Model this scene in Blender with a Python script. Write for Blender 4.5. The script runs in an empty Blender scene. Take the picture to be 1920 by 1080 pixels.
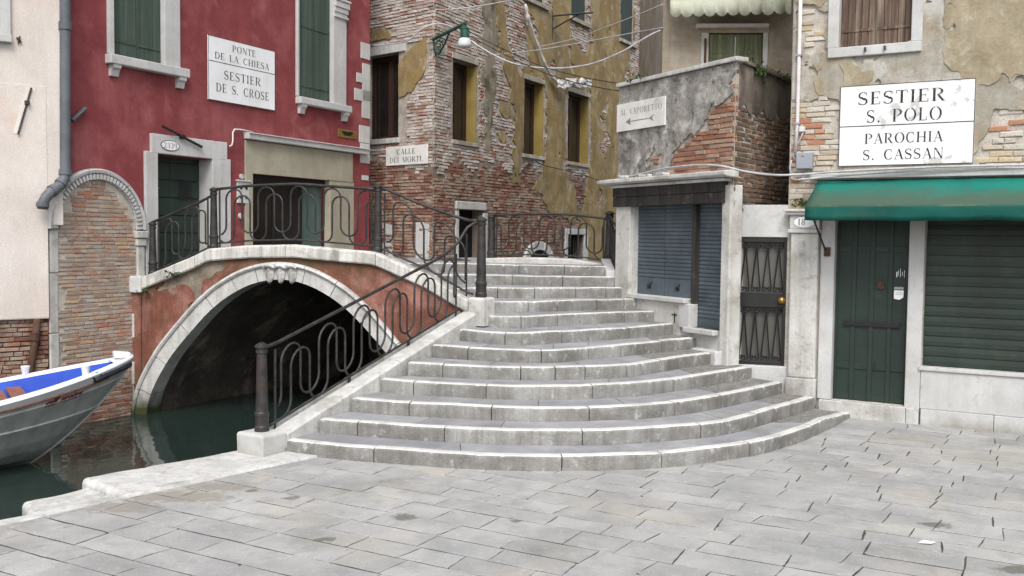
import bpy, bmesh, math, random
from math import sin, cos, pi, atan2, sqrt, radians, hypot
from mathutils import Vector, noise
random.seed(7)
SC = bpy.context.scene
COL = SC.collection

# ------------------------------------------------------------------ camera, world, sun, exposure
FPX = 1850.0                      # focal length in pixels of the 1920 wide photograph
RISE = .155                       # one stair riser
EYE = 15 * RISE
PITCH = math.atan(96 / FPX)
ROLL = .0114
cam_d = bpy.data.cameras.new('camera')
cam = bpy.data.objects.new('camera', cam_d)
COL.objects.link(cam)
cam_d.sensor_width = 36
cam_d.lens = 36 * FPX / 1920
cam_d.clip_end = 500
cam.location = (0, 0, EYE)
from mathutils import Euler, Matrix
cam.rotation_euler = (Matrix.Rotation(pi / 2 - PITCH, 3, 'X') @ Matrix.Rotation(ROLL, 3, 'Z')).to_euler()
SC.camera = cam

SUN_EL, SUN_AZ = radians(50), radians(180)      # azimuth clockwise from +Y; behind the camera, veiled by cloud
world = bpy.data.worlds.new('World')
SC.world = world
world.use_nodes = True
wn = world.node_tree.nodes
wl = world.node_tree.links
bg = wn['Background']
sky = wn.new('ShaderNodeTexSky')
sky.sky_type = 'NISHITA'
sky.sun_disc = False
sky.sun_elevation = SUN_EL
sky.sun_rotation = SUN_AZ
sky.air_density = 1.0
sky.dust_density = 3.0
hs = wn.new('ShaderNodeHueSaturation')          # an overcast sky has hardly any blue
hs.inputs['Saturation'].default_value = .34
wl.new(sky.outputs[0], hs.inputs['Color'])
wl.new(hs.outputs[0], bg.inputs[0])
bg.inputs[1].default_value = .15
sun_d = bpy.data.lights.new('sun', 'SUN')
sun_d.energy = 1.4
sun_d.angle = radians(26)
sun_d.color = (1.0, .985, .965)
sun = bpy.data.objects.new('sun', sun_d)
COL.objects.link(sun)
sdir = Vector((sin(SUN_AZ) * cos(SUN_EL), cos(SUN_AZ) * cos(SUN_EL), sin(SUN_EL)))
sun.rotation_euler = (-sdir).to_track_quat('-Z', 'Y').to_euler()
sun.location = (0, -5, 20)
SC.view_settings.view_transform = 'Standard'
SC.view_settings.look = 'None'
SC.view_settings.exposure = .66
SC.view_settings.gamma = 1
SC.render.engine = 'CYCLES'
SC.cycles.max_bounces = 6
SC.cycles.use_denoising = True
SC.render.filter_size = 1.15

# ------------------------------------------------------------------ survey: photo point -> real plane
def ray(px, py):
    x = (px - 960) / FPX
    y = -(py - 540) / FPX
    c, s = cos(ROLL), sin(ROLL)
    X = x * c - y * s
    U = x * s + y * c
    cp, sp = cos(PITCH), sin(PITCH)
    return Vector((X, cp + U * sp, -sp + U * cp))
def at_z(px, py, z):
    d = ray(px, py)
    t = (z - EYE) / d.z
    return Vector((d.x * t, d.y * t, z))
def at_y(px, py, Y):
    d = ray(px, py)
    t = Y / d.y
    return Vector((d.x * t, Y, EYE + d.z * t))

class Wall:
    """a vertical plane: u runs along it, z up, o stands out of it"""
    def __init__(s, O, D):
        s.O = Vector(O)
        s.D = Vector(D).normalized()
        s.N = Vector((s.D.y, -s.D.x))
        s.rz = atan2(s.D.y, s.D.x)
    def P(s, u, z, o=0.0):
        return Vector((s.O.x + s.D.x * u + s.N.x * o, s.O.y + s.D.y * u + s.N.y * o, z))
    def uz(s, px, py, o=0.0):
        d = ray(px, py)
        ox, oy = s.O.x + s.N.x * o, s.O.y + s.N.y * o
        a, b, c, e = s.D.x, -d.x, s.D.y, -d.y
        det = a * e - b * c
        u = (-ox * e + b * oy) / det
        t = (-a * oy + c * ox) / det
        return u, EYE + d.z * t
    def rect(s, l, t, r, b, o=0.0):
        """u0,u1,z0,z1 of a rectangle seen at those photo limits (t, b measured at its middle)"""
        m = (l + r) / 2
        return s.uz(l, (t + b) / 2, o)[0], s.uz(r, (t + b) / 2, o)[0], s.uz(m, b, o)[1], s.uz(m, t, o)[1]

RED = Wall((-5.8, 15.04), (970, 1850))
CREAM = Wall(RED.P(-1.25, 0, .16).xy, (2440, 1850))
BRG = Wall((-5.8, 15.04), (5.3, -1.44))
BC = (-.081 * 20.2, 20.2)
BLW = Wall(BC, (2080, -1850))
BRW = Wall(BC, (990, 1850))
VLW = Wall((1.73, 15.6), (1.23, -2.3))
VRW = Wall((2.96, 13.3), (.56, .83))
DW = Wall((2.2, 16.75), (.998, -.06))
GW = Wall((3.05, 13.62), (.958, -.287))
RW = Wall((3.748, 13.396), (.8613, -.5081))
VLEN = hypot(1.23, 2.3)

# ------------------------------------------------------------------ materials
MATS = {}
def lin(r, g, b):
    f = lambda c: c / 12.92 if c <= .04045 else ((c + .055) / 1.055) ** 2.4
    return (f(r / 255), f(g / 255), f(b / 255))
def ramp(nt, cols, pos=None, interp='LINEAR'):
    n = nt.nodes.new('ShaderNodeValToRGB')
    e = n.color_ramp.elements
    n.color_ramp.interpolation = interp
    k = len(cols)
    pos = pos or [i / (k - 1) for i in range(k)]
    while len(e) < k:
        e.new(.5)
    for i in range(k):
        e[i].position = pos[i]
        e[i].color = (*cols[i], 1)
    return n
def mat(name, cols, scale=2.0, rough=.85, bump=.2, bscale=30, bdist=.01, rcols=None, rnd=0.0, grain=.15, gscale=60,
        streak=None, patch=None, metallic=0.0, spec=.3, spots=None, detail=6, pos=None, wood=False, zgrad=None):
    if name in MATS:
        return MATS[name]
    m = bpy.data.materials.new(name)
    m.use_nodes = True
    nt = m.node_tree
    N, L = nt.nodes, nt.links
    bs = N['Principled BSDF']
    bs.inputs['Roughness'].default_value = rough
    bs.inputs['Metallic'].default_value = metallic
    bs.inputs['Specular IOR Level'].default_value = spec
    geo = N.new('ShaderNodeNewGeometry')
    P = geo.outputs['Position']
    def mapped(sx, sy, sz):
        v = N.new('ShaderNodeVectorMath')
        v.operation = 'MULTIPLY'
        v.inputs[1].default_value = (sx, sy, sz)
        L.new(P, v.inputs[0])
        return v.outputs[0]
    def tex(sc, det=5, vec=None, ro=.55, dist=0):
        t = N.new('ShaderNodeTexNoise')
        t.inputs['Scale'].default_value = sc
        t.inputs['Detail'].default_value = det
        t.inputs['Roughness'].default_value = ro
        t.inputs['Distortion'].default_value = dist
        L.new(vec or P, t.inputs['Vector'])
        return t.outputs['Fac']
    def mix(fac, a, b, mode='MIX'):
        x = N.new('ShaderNodeMix')
        x.data_type = 'RGBA'
        x.blend_type = mode
        if hasattr(fac, 'is_output'):
            L.new(fac, x.inputs[0])
        else:
            x.inputs[0].default_value = fac
        for i, q in ((6, a), (7, b)):
            if hasattr(q, 'is_output'):
                L.new(q, x.inputs[i])
            else:
                x.inputs[i].default_value = (*q, 1)
        return x.outputs[2]
    def mrange(v, a, b, lo=0, hi=1):
        x = N.new('ShaderNodeMapRange')
        x.inputs[1].default_value = a
        x.inputs[2].default_value = b
        x.inputs[3].default_value = lo
        x.inputs[4].default_value = hi
        L.new(v, x.inputs[0])
        return x.outputs[0]
    rndv = None
    if rcols or rnd:
        oi = N.new('ShaderNodeObjectInfo')
        ad = N.new('ShaderNodeMath')
        ad.operation = 'ADD'
        L.new(oi.outputs['Random'], ad.inputs[0])
        L.new(geo.outputs['Random Per Island'], ad.inputs[1])
        fr = N.new('ShaderNodeMath')
        fr.operation = 'FRACT'
        L.new(ad.outputs[0], fr.inputs[0])
        rndv = fr.outputs[0]
    vec = mapped(9, 9, .5) if wood else None
    nz = tex(scale, detail, vec, .6)
    r0 = ramp(nt, cols, pos or [.36 + .28 * i / max(1, len(cols) - 1) for i in range(len(cols))]) if len(cols) > 1 else None
    if r0:
        L.new(nz, r0.inputs[0])
        c = r0.outputs[0]
    else:
        rg = N.new('ShaderNodeRGB')
        rg.outputs[0].default_value = (*cols[0], 1)
        c = rg.outputs[0]
    if rcols:
        r1 = ramp(nt, rcols, None, 'CONSTANT')
        for i, e in enumerate(r1.color_ramp.elements):
            e.position = i / len(rcols)
        L.new(rndv, r1.inputs[0])
        c = mix(.8, c, r1.outputs[0])
    if rnd:
        g = mrange(rndv, 0, 1, 1 - rnd, 1 + rnd)
        cc = N.new('ShaderNodeCombineColor')
        for i in range(3):
            L.new(g, cc.inputs[i])
        c = mix(1, c, cc.outputs[0], 'MULTIPLY')
    if patch:                                   # (colour, scale, lo, hi[, strength])
        for pt in patch:
            q = tex(pt[1], 7, None, .62, .4)
            fct = mrange(q, .5 + (pt[2] - .5) * .72, .5 + (pt[3] - .5) * .72, 0, pt[4] if len(pt) > 4 else 1)
            c = mix(fct, c, pt[0])
    if streak:                                  # (colour, strength[, scale])
        q = tex(1, 6, mapped(streak[2] if len(streak) > 2 else 7, streak[2] if len(streak) > 2 else 7, .45), .65)
        c = mix(mrange(q, .45, .75, 0, streak[1]), c, streak[0])
    if spots:                                   # (x, y, rx, ry, colour)
        for sx, sy, rx, ry, scol in spots:
            v = N.new('ShaderNodeVectorMath')
            v.operation = 'SUBTRACT'
            L.new(P, v.inputs[0])
            v.inputs[1].default_value = (sx, sy, 0)
            v2 = N.new('ShaderNodeVectorMath')
            v2.operation = 'MULTIPLY'
            L.new(v.outputs[0], v2.inputs[0])
            v2.inputs[1].default_value = (1 / rx, 1 / ry, 0)
            ln = N.new('ShaderNodeVectorMath')
            ln.operation = 'LENGTH'
            L.new(v2.outputs[0], ln.inputs[0])
            wob = N.new('ShaderNodeMath')
            wob.operation = 'ADD'
            L.new(ln.outputs['Value'], wob.inputs[0])
            L.new(mrange(tex(11, 5), 0, 1, -1.2, 1.2), wob.inputs[1])
            c = mix(mrange(wob.outputs[0], .7, 1.15, .7, 0), c, scol)
    if zgrad:                                   # (colour, z where full, z where gone, wobble, strength)
        for zc, za_, zb_, wob_, st_ in zgrad:
            sp = N.new('ShaderNodeSeparateXYZ')
            L.new(P, sp.inputs[0])
            ad = N.new('ShaderNodeMath')
            ad.operation = 'ADD'
            L.new(sp.outputs[2], ad.inputs[0])
            L.new(mrange(tex(2.2, 6, None, .65, .5), .25, .75, -wob_, wob_), ad.inputs[1])
            c = mix(mrange(ad.outputs[0], za_, zb_, st_, 0), c, zc)
    if grain:
        g = mrange(tex(gscale, 4), .25, .75, 1 - grain, 1 + grain)
        cc = N.new('ShaderNodeCombineColor')
        for i in range(3):
            L.new(g, cc.inputs[i])
        c = mix(1, c, cc.outputs[0], 'MULTIPLY')
    L.new(c, bs.inputs['Base Color'])
    if bump:
        b = N.new('ShaderNodeBump')
        b.inputs['Strength'].default_value = bump
        b.inputs['Distance'].default_value = bdist
        bt = tex(bscale if not wood else 3, 6, vec, .6)
        L.new(bt, b.inputs['Height'])
        L.new(b.outputs[0], bs.inputs['Normal'])
    MATS[name] = m
    return m

DIRT = (.10, .09, .075)
istrian = mat('istrian_stone', [lin(200, 199, 196), lin(178, 177, 173)], 3, .75, .25, 40, patch=[(lin(120, 116, 104), 1.7, .56, .78, .55), (lin(96, 92, 84), 14, .6, .75, .4)], streak=(lin(110, 105, 95), .4, 11), grain=.08, gscale=30, zgrad=[(lin(58, 62, 36), -.36, -.06, .12, 1)])
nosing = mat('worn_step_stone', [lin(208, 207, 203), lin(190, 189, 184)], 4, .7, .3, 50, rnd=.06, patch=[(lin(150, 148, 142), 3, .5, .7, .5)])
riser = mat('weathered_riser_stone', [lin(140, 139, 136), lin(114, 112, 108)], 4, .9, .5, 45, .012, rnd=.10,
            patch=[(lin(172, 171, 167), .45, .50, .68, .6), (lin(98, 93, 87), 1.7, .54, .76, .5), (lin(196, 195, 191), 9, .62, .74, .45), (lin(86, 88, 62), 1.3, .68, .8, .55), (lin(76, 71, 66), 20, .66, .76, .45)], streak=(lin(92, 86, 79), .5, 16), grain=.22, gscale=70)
whitestone = mat('whitewashed_stone', [lin(196, 196, 195), lin(178, 178, 176)], 1.3, .8, .15, 40, grain=.05, gscale=25, patch=[(lin(172, 168, 159), 2, .56, .76, .6), (lin(150, 145, 134), 7, .62, .75, .4)], streak=(lin(160, 155, 143), .35, 10), zgrad=[(lin(122, 116, 102), -.06, .14, .12, .8)])  # darker foot: ground grime, with contact shadow painted into the same tone
pillarstone = mat('rough_pillar_stone', [lin(202, 201, 198), lin(180, 178, 173)], 2.2, .9, .45, 40, patch=[(lin(136, 129, 116), 2.2, .56, .75, .6), (lin(120, 113, 102), 9, .62, .74, .45)], streak=(lin(126, 118, 105), .4, 7), grain=.10, gscale=28, zgrad=[(lin(62, 62, 42), -.25, .25, .2, .9)])
tread = mat('grey_tread_stone', [lin(132, 132, 135), lin(152, 152, 154)], 2.5, .78, .5, 55, rnd=.09, patch=[(lin(118, 117, 115), 3, .55, .75, .5), (lin(166, 165, 165), 1.4, .55, .72, .5), (lin(132, 132, 104), 1.1, .62, .75, .5)], gscale=110)
gravelly = mat('gritty_asphalt', [lin(104, 102, 99), lin(138, 136, 131)], 14, .95, .8, 90, .015, patch=[(lin(205, 203, 198), 55, .62, .7, .8)], grain=.45, gscale=90)
pav_spots = []
for (px, py, rx, ry) in [(613, 1012, .10, .06), (757, 970, .10, .09), (1757, 985, .13, .08), (548, 934, .08, .06), (1910, 1068, .18, .10), (470, 920, .07, .05), (965, 977, .05, .04)]:
    q = at_z(px, py, 0)
    pav_spots.append((q.x, q.y, rx, ry, lin(84, 83, 72)))
for (px, py, rx, ry) in [(330, 930, .5, .2), (230, 950, .35, .2), (420, 912, .3, .15)]:
    q = at_z(px, py, 0)
    pav_spots.append((q.x, q.y, rx, ry, lin(132, 126, 117)))
paver = mat('grey_paving_stone', [lin(146, 146, 145), lin(167, 166, 164)], 1.6, .74, .6, 60, .008, rnd=.10, rcols=None,
            patch=[(lin(136, 135, 133), 5, .52, .72, .5), (lin(178, 170, 156), .7, .52, .72, .5), (lin(116, 113, 106), 1.1, .58, .76, .45), (lin(92, 90, 86), 24, .66, .74, .35), (lin(196, 195, 192), 16, .64, .72, .35)], grain=.25, gscale=120, spots=pav_spots)
joint = mat('dark_joint_earth', [lin(70, 67, 61), lin(98, 94, 86)], 8, .95, .5, 60)
quaymat = mat('wet_quay_stone', [lin(92, 88, 76), lin(120, 115, 100)], 3, .7, .5, 20, patch=[(lin(52, 60, 36), 1.6, .5, .7, .8)])
redpl = mat('dark_red_plaster', [lin(140, 70, 72), lin(126, 60, 63), lin(149, 83, 84)], .9, .92, .3, 45, patch=[(lin(110, 48, 51), .7, .52, .75, .55), (lin(162, 106, 104), 2.0, .57, .76, .5), (lin(122, 58, 58), 5, .58, .72, .4)], streak=(lin(104, 50, 52), .5, 5), grain=.15, gscale=45, zgrad=[(lin(70, 58, 50), .7, 1.3, .2, 1)])
creampl = mat('cream_plaster', [lin(212, 204, 196), lin(198, 188, 179)], .9, .92, .15, 50, patch=[(lin(206, 172, 154), .8, .56, .8, .6), (lin(168, 158, 148), 1.6, .62, .85, .4)], streak=(lin(170, 160, 150), .3, 5))
bridgepl = mat('terracotta_plaster', [lin(132, 86, 72), lin(114, 70, 58), lin(148, 102, 90)], 1.6, .92, .35, 35, patch=[(lin(168, 126, 114), 1.2, .53, .7, .7), (lin(84, 64, 46), 1.0, .55, .72, .7), (lin(88, 82, 52), 2.2, .6, .75, .55), (lin(150, 138, 124), 5, .64, .76, .6)], streak=(lin(70, 52, 40), .6, 6), grain=.25, zgrad=[(lin(74, 66, 44), 2.05, 1.62, .22, .75), (lin(64, 56, 38), -.25, .45, .25, .9)])
ochre = mat('ochre_plaster', [lin(150, 130, 91), lin(132, 112, 74), lin(160, 142, 107)], .8, .93, .3, 30, patch=[(lin(116, 102, 77), .7, .5, .72, .6), (lin(172, 160, 136), 1.4, .56, .72, .6), (lin(150, 124, 62), .9, .62, .8, .35), (lin(186, 176, 158), 4.5, .63, .72, .5)], streak=(lin(92, 82, 62), .55, 3.5), grain=.16, gscale=30)
ochreclean = mat('yellow_reveal_paint', [lin(150, 130, 76), lin(132, 113, 62)], 2, .9, .1, 40, patch=[(lin(126, 106, 56), 2, .55, .8, .5)])
greypl = mat('grey_weathered_plaster', [lin(170, 166, 160), lin(138, 134, 128), lin(190, 187, 180)], 3.2, .95, .5, 22, .02, patch=[(lin(84, 82, 78), 1.4, .52, .68, .7), (lin(200, 197, 190), 3.5, .58, .72, .6), (lin(58, 57, 52), 6, .60, .70, .7)], streak=(lin(78, 76, 70), .55, 4), grain=.25, zgrad=[(lin(86, 84, 78), 4.75, 4.45, .2, .6)])
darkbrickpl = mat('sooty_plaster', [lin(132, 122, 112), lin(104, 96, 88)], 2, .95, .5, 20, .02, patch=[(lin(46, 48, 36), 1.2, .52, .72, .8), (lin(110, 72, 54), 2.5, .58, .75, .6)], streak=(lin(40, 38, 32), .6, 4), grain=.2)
mixpl = mat('patchy_old_plaster', [lin(168, 164, 155), lin(152, 146, 132), lin(184, 181, 174)], 1.6, .95, .5, 22, .015, patch=[(lin(154, 138, 106), .8, .56, .64, .6), (lin(190, 188, 183), 1.5, .54, .66, .7), (lin(108, 100, 88), 4, .62, .75, .5)], streak=(lin(118, 110, 96), .5, 5), grain=.10, gscale=28)
ochrecoat = mat('flaking_ochre_coat', [lin(164, 154, 132), lin(150, 139, 116), lin(176, 168, 150)], 2.2, .95, .5, 20, .015, patch=[(lin(178, 172, 158), 3.5, .6, .72, .6), (lin(120, 106, 80), 1.6, .58, .75, .5)], streak=(lin(128, 112, 84), .4, 5), grain=.10, gscale=28)
dpl = mat('drab_plaster', [lin(168, 160, 147), lin(150, 140, 124), lin(182, 176, 166)], 1.4, .95, .3, 22, patch=[(lin(126, 110, 92), 1.0, .54, .72, .6)], streak=(lin(120, 108, 92), .5, 5), grain=.08, gscale=25)
beigepl = mat('beige_panel', [lin(168, 162, 144), lin(152, 146, 128)], 1.5, .9, .1, 40, patch=[(lin(130, 124, 108), 1.2, .56, .8, .5)], streak=(lin(120, 114, 100), .3, 5))
mortar = mat('old_mortar', [lin(142, 132, 118), lin(112, 102, 90)], 6, .95, .6, 50, .015, patch=[(lin(84, 76, 66), 2, .55, .75, .6)], grain=.25)
palemortar = mat('pale_lime_mortar', [lin(192, 185, 175), lin(168, 160, 149)], 6, .95, .6, 40, .015, patch=[(lin(120, 110, 100), 2, .56, .75, .6)], grain=.25)
oldmortar2 = mat('eroded_lime_mortar', [lin(176, 168, 158), lin(146, 136, 126)], 6, .95, .6, 40, .015, patch=[(lin(112, 102, 92), 2, .54, .72, .7)], grain=.25, zgrad=[(lin(112, 98, 88), 3.6, 4.3, .5, .9)])
darkmortar = mat('dark_mortar', [lin(88, 74, 64), lin(66, 55, 47)], 6, .95, .6, 50, .015, grain=.25)
whitebrick = mat('limewashed_brick', [lin(186, 178, 169), lin(158, 147, 137)], 9, .95, .6, 55, .012,
                 rcols=[lin(190, 182, 174), lin(176, 166, 156), lin(196, 190, 184), lin(160, 140, 126), lin(184, 174, 166), lin(168, 156, 146), lin(150, 96, 76), lin(186, 178, 170)], rnd=.1,
                 patch=[(lin(186, 178, 170), 1.1, .5, .62, .6), (lin(116, 106, 96), 1.6, .57, .72, .5), (lin(140, 88, 70), 3.2, .64, .73, .6)], grain=.28)
redbrick = mat('old_red_brick', [lin(142, 92, 74), lin(118, 78, 64)], 9, .95, .6, 50, .012,
               rcols=[lin(140, 96, 80), lin(126, 88, 74), lin(150, 112, 94), lin(116, 86, 76), lin(162, 140, 124), lin(134, 92, 78), lin(112, 86, 76), lin(150, 130, 115)], rnd=.14,
               patch=[(lin(156, 142, 127), 2.4, .47, .62, .8), (lin(84, 70, 60), 1.3, .56, .75, .5)], grain=.32)
pinkbrick = mat('buff_pink_brick', [lin(168, 140, 124), lin(150, 124, 110)], 8, .92, .4, 50, .01,
                rcols=[lin(166, 146, 132), lin(160, 132, 118), lin(176, 152, 132), lin(164, 112, 90), lin(172, 156, 134), lin(150, 122, 110), lin(178, 130, 106), lin(158, 136, 122), lin(168, 148, 122)], rnd=.08,
                patch=[(lin(168, 160, 150), 4.5, .46, .6, .75), (lin(132, 122, 112), 1.5, .54, .75, .5)], grain=.25, zgrad=[(lin(74, 66, 44), -.2, .25, .15, .8)])
orangebrick = mat('warm_orange_brick', [lin(158, 104, 78), lin(138, 88, 66)], 8, .92, .5, 50, .012,
                  rcols=[lin(152, 112, 90), lin(138, 98, 80), lin(164, 134, 114), lin(130, 96, 80), lin(154, 118, 96), lin(150, 131, 116)], rnd=.12, patch=[(lin(168, 158, 146), 3, .6, .74, .6)], grain=.25)
palebrick = mat('pale_mixed_brick', [lin(188, 176, 160), lin(168, 152, 134)], 8, .93, .5, 50, .012,
                rcols=[lin(192, 184, 172), lin(182, 168, 148), lin(198, 192, 182), lin(176, 120, 90), lin(188, 172, 142), lin(194, 186, 176), lin(166, 104, 76), lin(186, 178, 166)], rnd=.07, patch=[(lin(200, 196, 188), 2.5, .56, .7, .6)], grain=.2)
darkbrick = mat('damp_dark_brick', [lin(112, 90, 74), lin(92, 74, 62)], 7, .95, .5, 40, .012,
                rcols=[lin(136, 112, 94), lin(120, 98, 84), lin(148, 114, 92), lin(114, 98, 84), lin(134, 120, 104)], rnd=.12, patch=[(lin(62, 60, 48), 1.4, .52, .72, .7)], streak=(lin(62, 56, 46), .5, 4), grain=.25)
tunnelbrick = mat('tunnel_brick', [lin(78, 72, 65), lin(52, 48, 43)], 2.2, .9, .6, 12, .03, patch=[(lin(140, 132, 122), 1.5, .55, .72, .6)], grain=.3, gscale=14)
greenshut = mat('green_shutter_paint', [lin(76, 88, 79), lin(57, 71, 62)], 1.0, .7, .3, 20, rnd=.10, wood=True, patch=[(lin(84, 96, 76), 5, .62, .78, .4)], grain=.12)
greendoor = mat('dark_green_door_paint', [lin(38, 54, 46), lin(28, 42, 36)], 1.5, .55, .15, 25, rnd=.06, patch=[(lin(60, 76, 66), 3, .6, .8, .4), (lin(28, 34, 30), 2, .6, .8, .5)], streak=(lin(26, 32, 28), .35, 8), grain=.12, spec=.45)
greenroll = mat('dark_green_roller_slat', [lin(42, 55, 47), lin(33, 45, 38)], 1.3, .5, .1, 25, rnd=.07, patch=[(lin(34, 34, 28), 1.4, .5, .75, .6), (lin(64, 70, 60), 4, .6, .75, .4)], streak=(lin(26, 30, 24), .4, 5), grain=.14, spec=.45)
blueroll = mat('slate_blue_roller_slat', [lin(86, 97, 104), lin(70, 80, 87)], 1.5, .5, .1, 25, rnd=.07, patch=[(lin(56, 62, 66), 1.6, .52, .75, .6), (lin(108, 114, 117), 5, .62, .75, .4)], grain=.16, spec=.45)
oldwood = mat('weathered_brown_plank', [lin(112, 96, 84), lin(84, 68, 58), lin(138, 122, 108)], 1.0, .85, .6, 20, .02, rnd=.15, wood=True, grain=.2)
mosswood = mat('mossy_green_plank', [lin(112, 118, 92), lin(92, 100, 74), lin(132, 134, 110)], 1.0, .85, .5, 20, .02, rnd=.12, wood=True, grain=.2)
brownframe = mat('brown_window_frame', [lin(68, 45, 36), lin(50, 33, 27)], 2, .6, .2, 20, wood=True)
fascia = mat('blackened_wood_fascia', [lin(62, 59, 56), lin(42, 40, 38)], 1.0, .85, .4, 20, wood=True, patch=[(lin(110, 106, 100), 4, .6, .75, .5)])
glassdark = mat('dark_window_glass', [lin(44, 40, 38), lin(30, 28, 27)], 1.2, .12, 0, grain=0, spec=.5)
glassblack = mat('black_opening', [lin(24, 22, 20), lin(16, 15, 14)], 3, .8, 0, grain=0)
tealglass = mat('teal_glass_panel', [lin(84, 102, 98), lin(70, 88, 84)], 1, .2, 0, grain=0, spec=.5)
iron = mat('old_wrought_iron', [lin(68, 67, 66), lin(48, 47, 46)], 9, .48, .35, 60, .004, patch=[(lin(84, 68, 56), 3, .62, .75, .4)], metallic=.35, grain=.15)
blackiron = mat('black_painted_iron', [lin(26, 25, 25), lin(19, 18, 18)], 6, .45, .2, 60, .003, spec=.5, grain=.1)
rust = mat('rusty_iron', [lin(92, 66, 52), lin(70, 52, 44)], 8, .85, .5, 50)
greypipe = mat('grey_painted_pipe', [lin(100, 104, 109), lin(86, 90, 95)], 3, .5, .15, 40, patch=[(lin(70, 72, 74), 3, .6, .8, .5)], streak=(lin(76, 78, 80), .4, 12))
whitepipe = mat('white_plastic_pipe', [lin(212, 208, 206), lin(196, 190, 188)], 4, .5, .05, 40)
greypl_box = mat('grey_plastic', [lin(150, 154, 162), lin(138, 142, 150)], 4, .45, .05, 40, grain=.04)
cablem = mat('grey_cable_sheath', [lin(188, 188, 190), lin(160, 160, 162)], 6, .55, .05, 40)
cabledark = mat('black_cable_sheath', [lin(58, 56, 54), lin(44, 43, 42)], 6, .6, .05, 40)
signwhite = mat('white_sign_plaster', [lin(234, 235, 237), lin(224, 225, 226)], 2, .8, .15, 40, grain=.04, patch=[(lin(204, 202, 198), 2.5, .6, .78, .5)], streak=(lin(200, 198, 193), .35, 6))
signworn = mat('worn_white_sign_plaster', [lin(231, 232, 233), lin(220, 220, 220)], 2, .85, .15, 40, patch=[(lin(186, 184, 180), 3.1, .64, .67, .9)], grain=.05)
signdirty = mat('dulled_white_sign_plaster', [lin(222, 221, 217), lin(206, 204, 198)], 3, .85, .2, 40, patch=[(lin(160, 156, 146), 2.4, .6, .75, .6)], grain=.08)
letterm = mat('black_stencil_paint', [lin(44, 42, 42), lin(60, 57, 56)], 9, .8, 0, patch=[(lin(150, 148, 146), 11, .62, .72, .5)], grain=0)
letterbrown = mat('faded_brown_stencil_paint', [lin(120, 108, 100), lin(146, 138, 130)], 9, .8, 0, grain=0)
awngreen = mat('green_awning_canvas', [lin(14, 116, 102), lin(12, 102, 90)], 1.5, .85, .2, 60, grain=.1, patch=[(lin(30, 112, 102), 1.2, .55, .8, .6)], zgrad=[(lin(66, 84, 70), 2.86, 3.03, .10, .93)])
awngrime = mat('grimy_green_awning_canvas', [lin(62, 84, 70), lin(48, 78, 66)], 2.2, .9, .25, 60, grain=.15, patch=[(lin(96, 100, 80), 2.4, .55, .7, .6)])
awnval = mat('green_awning_valance', [lin(14, 84, 74), lin(12, 72, 64)], 1.5, .85, .2, 60, grain=.08, patch=[(lin(52, 84, 74), 2.2, .5, .7, .7)])
awnpale = mat('faded_cream_awning_canvas', [lin(206, 208, 192), lin(186, 190, 168)], 2, .9, .3, 30, patch=[(lin(152, 156, 112), 2.5, .55, .75, .5)])
lampgreen = mat('green_lamp_enamel', [lin(48, 88, 76), lin(34, 66, 56)], 6, .5, .1, 40, patch=[(lin(40, 52, 44), 5, .6, .75, .6)])
lampglass = mat('frosted_lamp_glass', [lin(206, 208, 208), lin(190, 192, 192)], 6, .25, 0, grain=0, spec=.5)
brass = mat('brass', [lin(176, 148, 92), lin(140, 112, 62)], 6, .3, .05, 40, metallic=.8, grain=.05)
boatwhite = mat('boat_white_gelcoat', [lin(226, 228, 232), lin(212, 214, 218)], 2, .4, .05, 30, grain=.03, spec=.5, patch=[(lin(170, 164, 152), 3, .66, .8, .4)])
boatgrey = mat('boat_grey_hull', [lin(176, 179, 177), lin(158, 162, 160)], 1.5, .45, .05, 30, grain=.05, spec=.45, streak=(lin(104, 106, 100), .5, 6), patch=[(lin(130, 128, 118), 5, .6, .75, .5)], zgrad=[(lin(70, 74, 56), -.42, -.22, .08, .85)])
boatblue = mat('boat_blue_liner', [lin(40, 80, 176), lin(28, 60, 154)], 1.2, .6, .1, 40, grain=.06)
rubber = mat('black_rubber', [lin(44, 46, 52), lin(34, 35, 40)], 5, .6, .1, 40)
thwart = mat('varnished_wood', [lin(138, 92, 72), lin(112, 72, 56)], 1.5, .6, .2, 20, wood=True)
redpaint = mat('red_lettering_paint', [lin(122, 40, 42), lin(96, 34, 36)], 9, .6, 0, grain=0)
cloth = mat('white_cloth', [lin(214, 212, 210), lin(196, 192, 190)], 4, .9, .2, 30)
leafm = mat('weed_leaf', [lin(70, 84, 48), lin(46, 58, 34)], 8, .7, 0, rnd=.25, grain=0)
paperm = mat('white_paper', [lin(232, 232, 230)], 4, .8, 0, grain=.03)
greyinside = mat('grey_frosted_pane', [lin(98, 96, 91), lin(84, 82, 78)], 1.0, .5, 0, grain=.05)

water = bpy.data.materials.new('canal_water')
water.use_nodes = True
_n, _l = water.node_tree.nodes, water.node_tree.links
_b = _n['Principled BSDF']
_b.inputs['Base Color'].default_value = (*lin(35, 47, 43), 1)
_b.inputs['Roughness'].default_value = .045
_b.inputs['IOR'].default_value = 1.33
_b.inputs['Specular IOR Level'].default_value = .5
_g = _n.new('ShaderNodeNewGeometry')
_t = _n.new('ShaderNodeTexNoise')
_t.inputs['Scale'].default_value = 1.3
_t.inputs['Detail'].default_value = 3
_t.inputs['Distortion'].default_value = .6
_l.new(_g.outputs['Position'], _t.inputs['Vector'])
_bp = _n.new('ShaderNodeBump')
_bp.inputs['Strength'].default_value = .22
_bp.inputs['Distance'].default_value = .06
_l.new(_t.outputs['Fac'], _bp.inputs['Height'])
_l.new(_bp.outputs[0], _b.inputs['Normal'])

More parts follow.
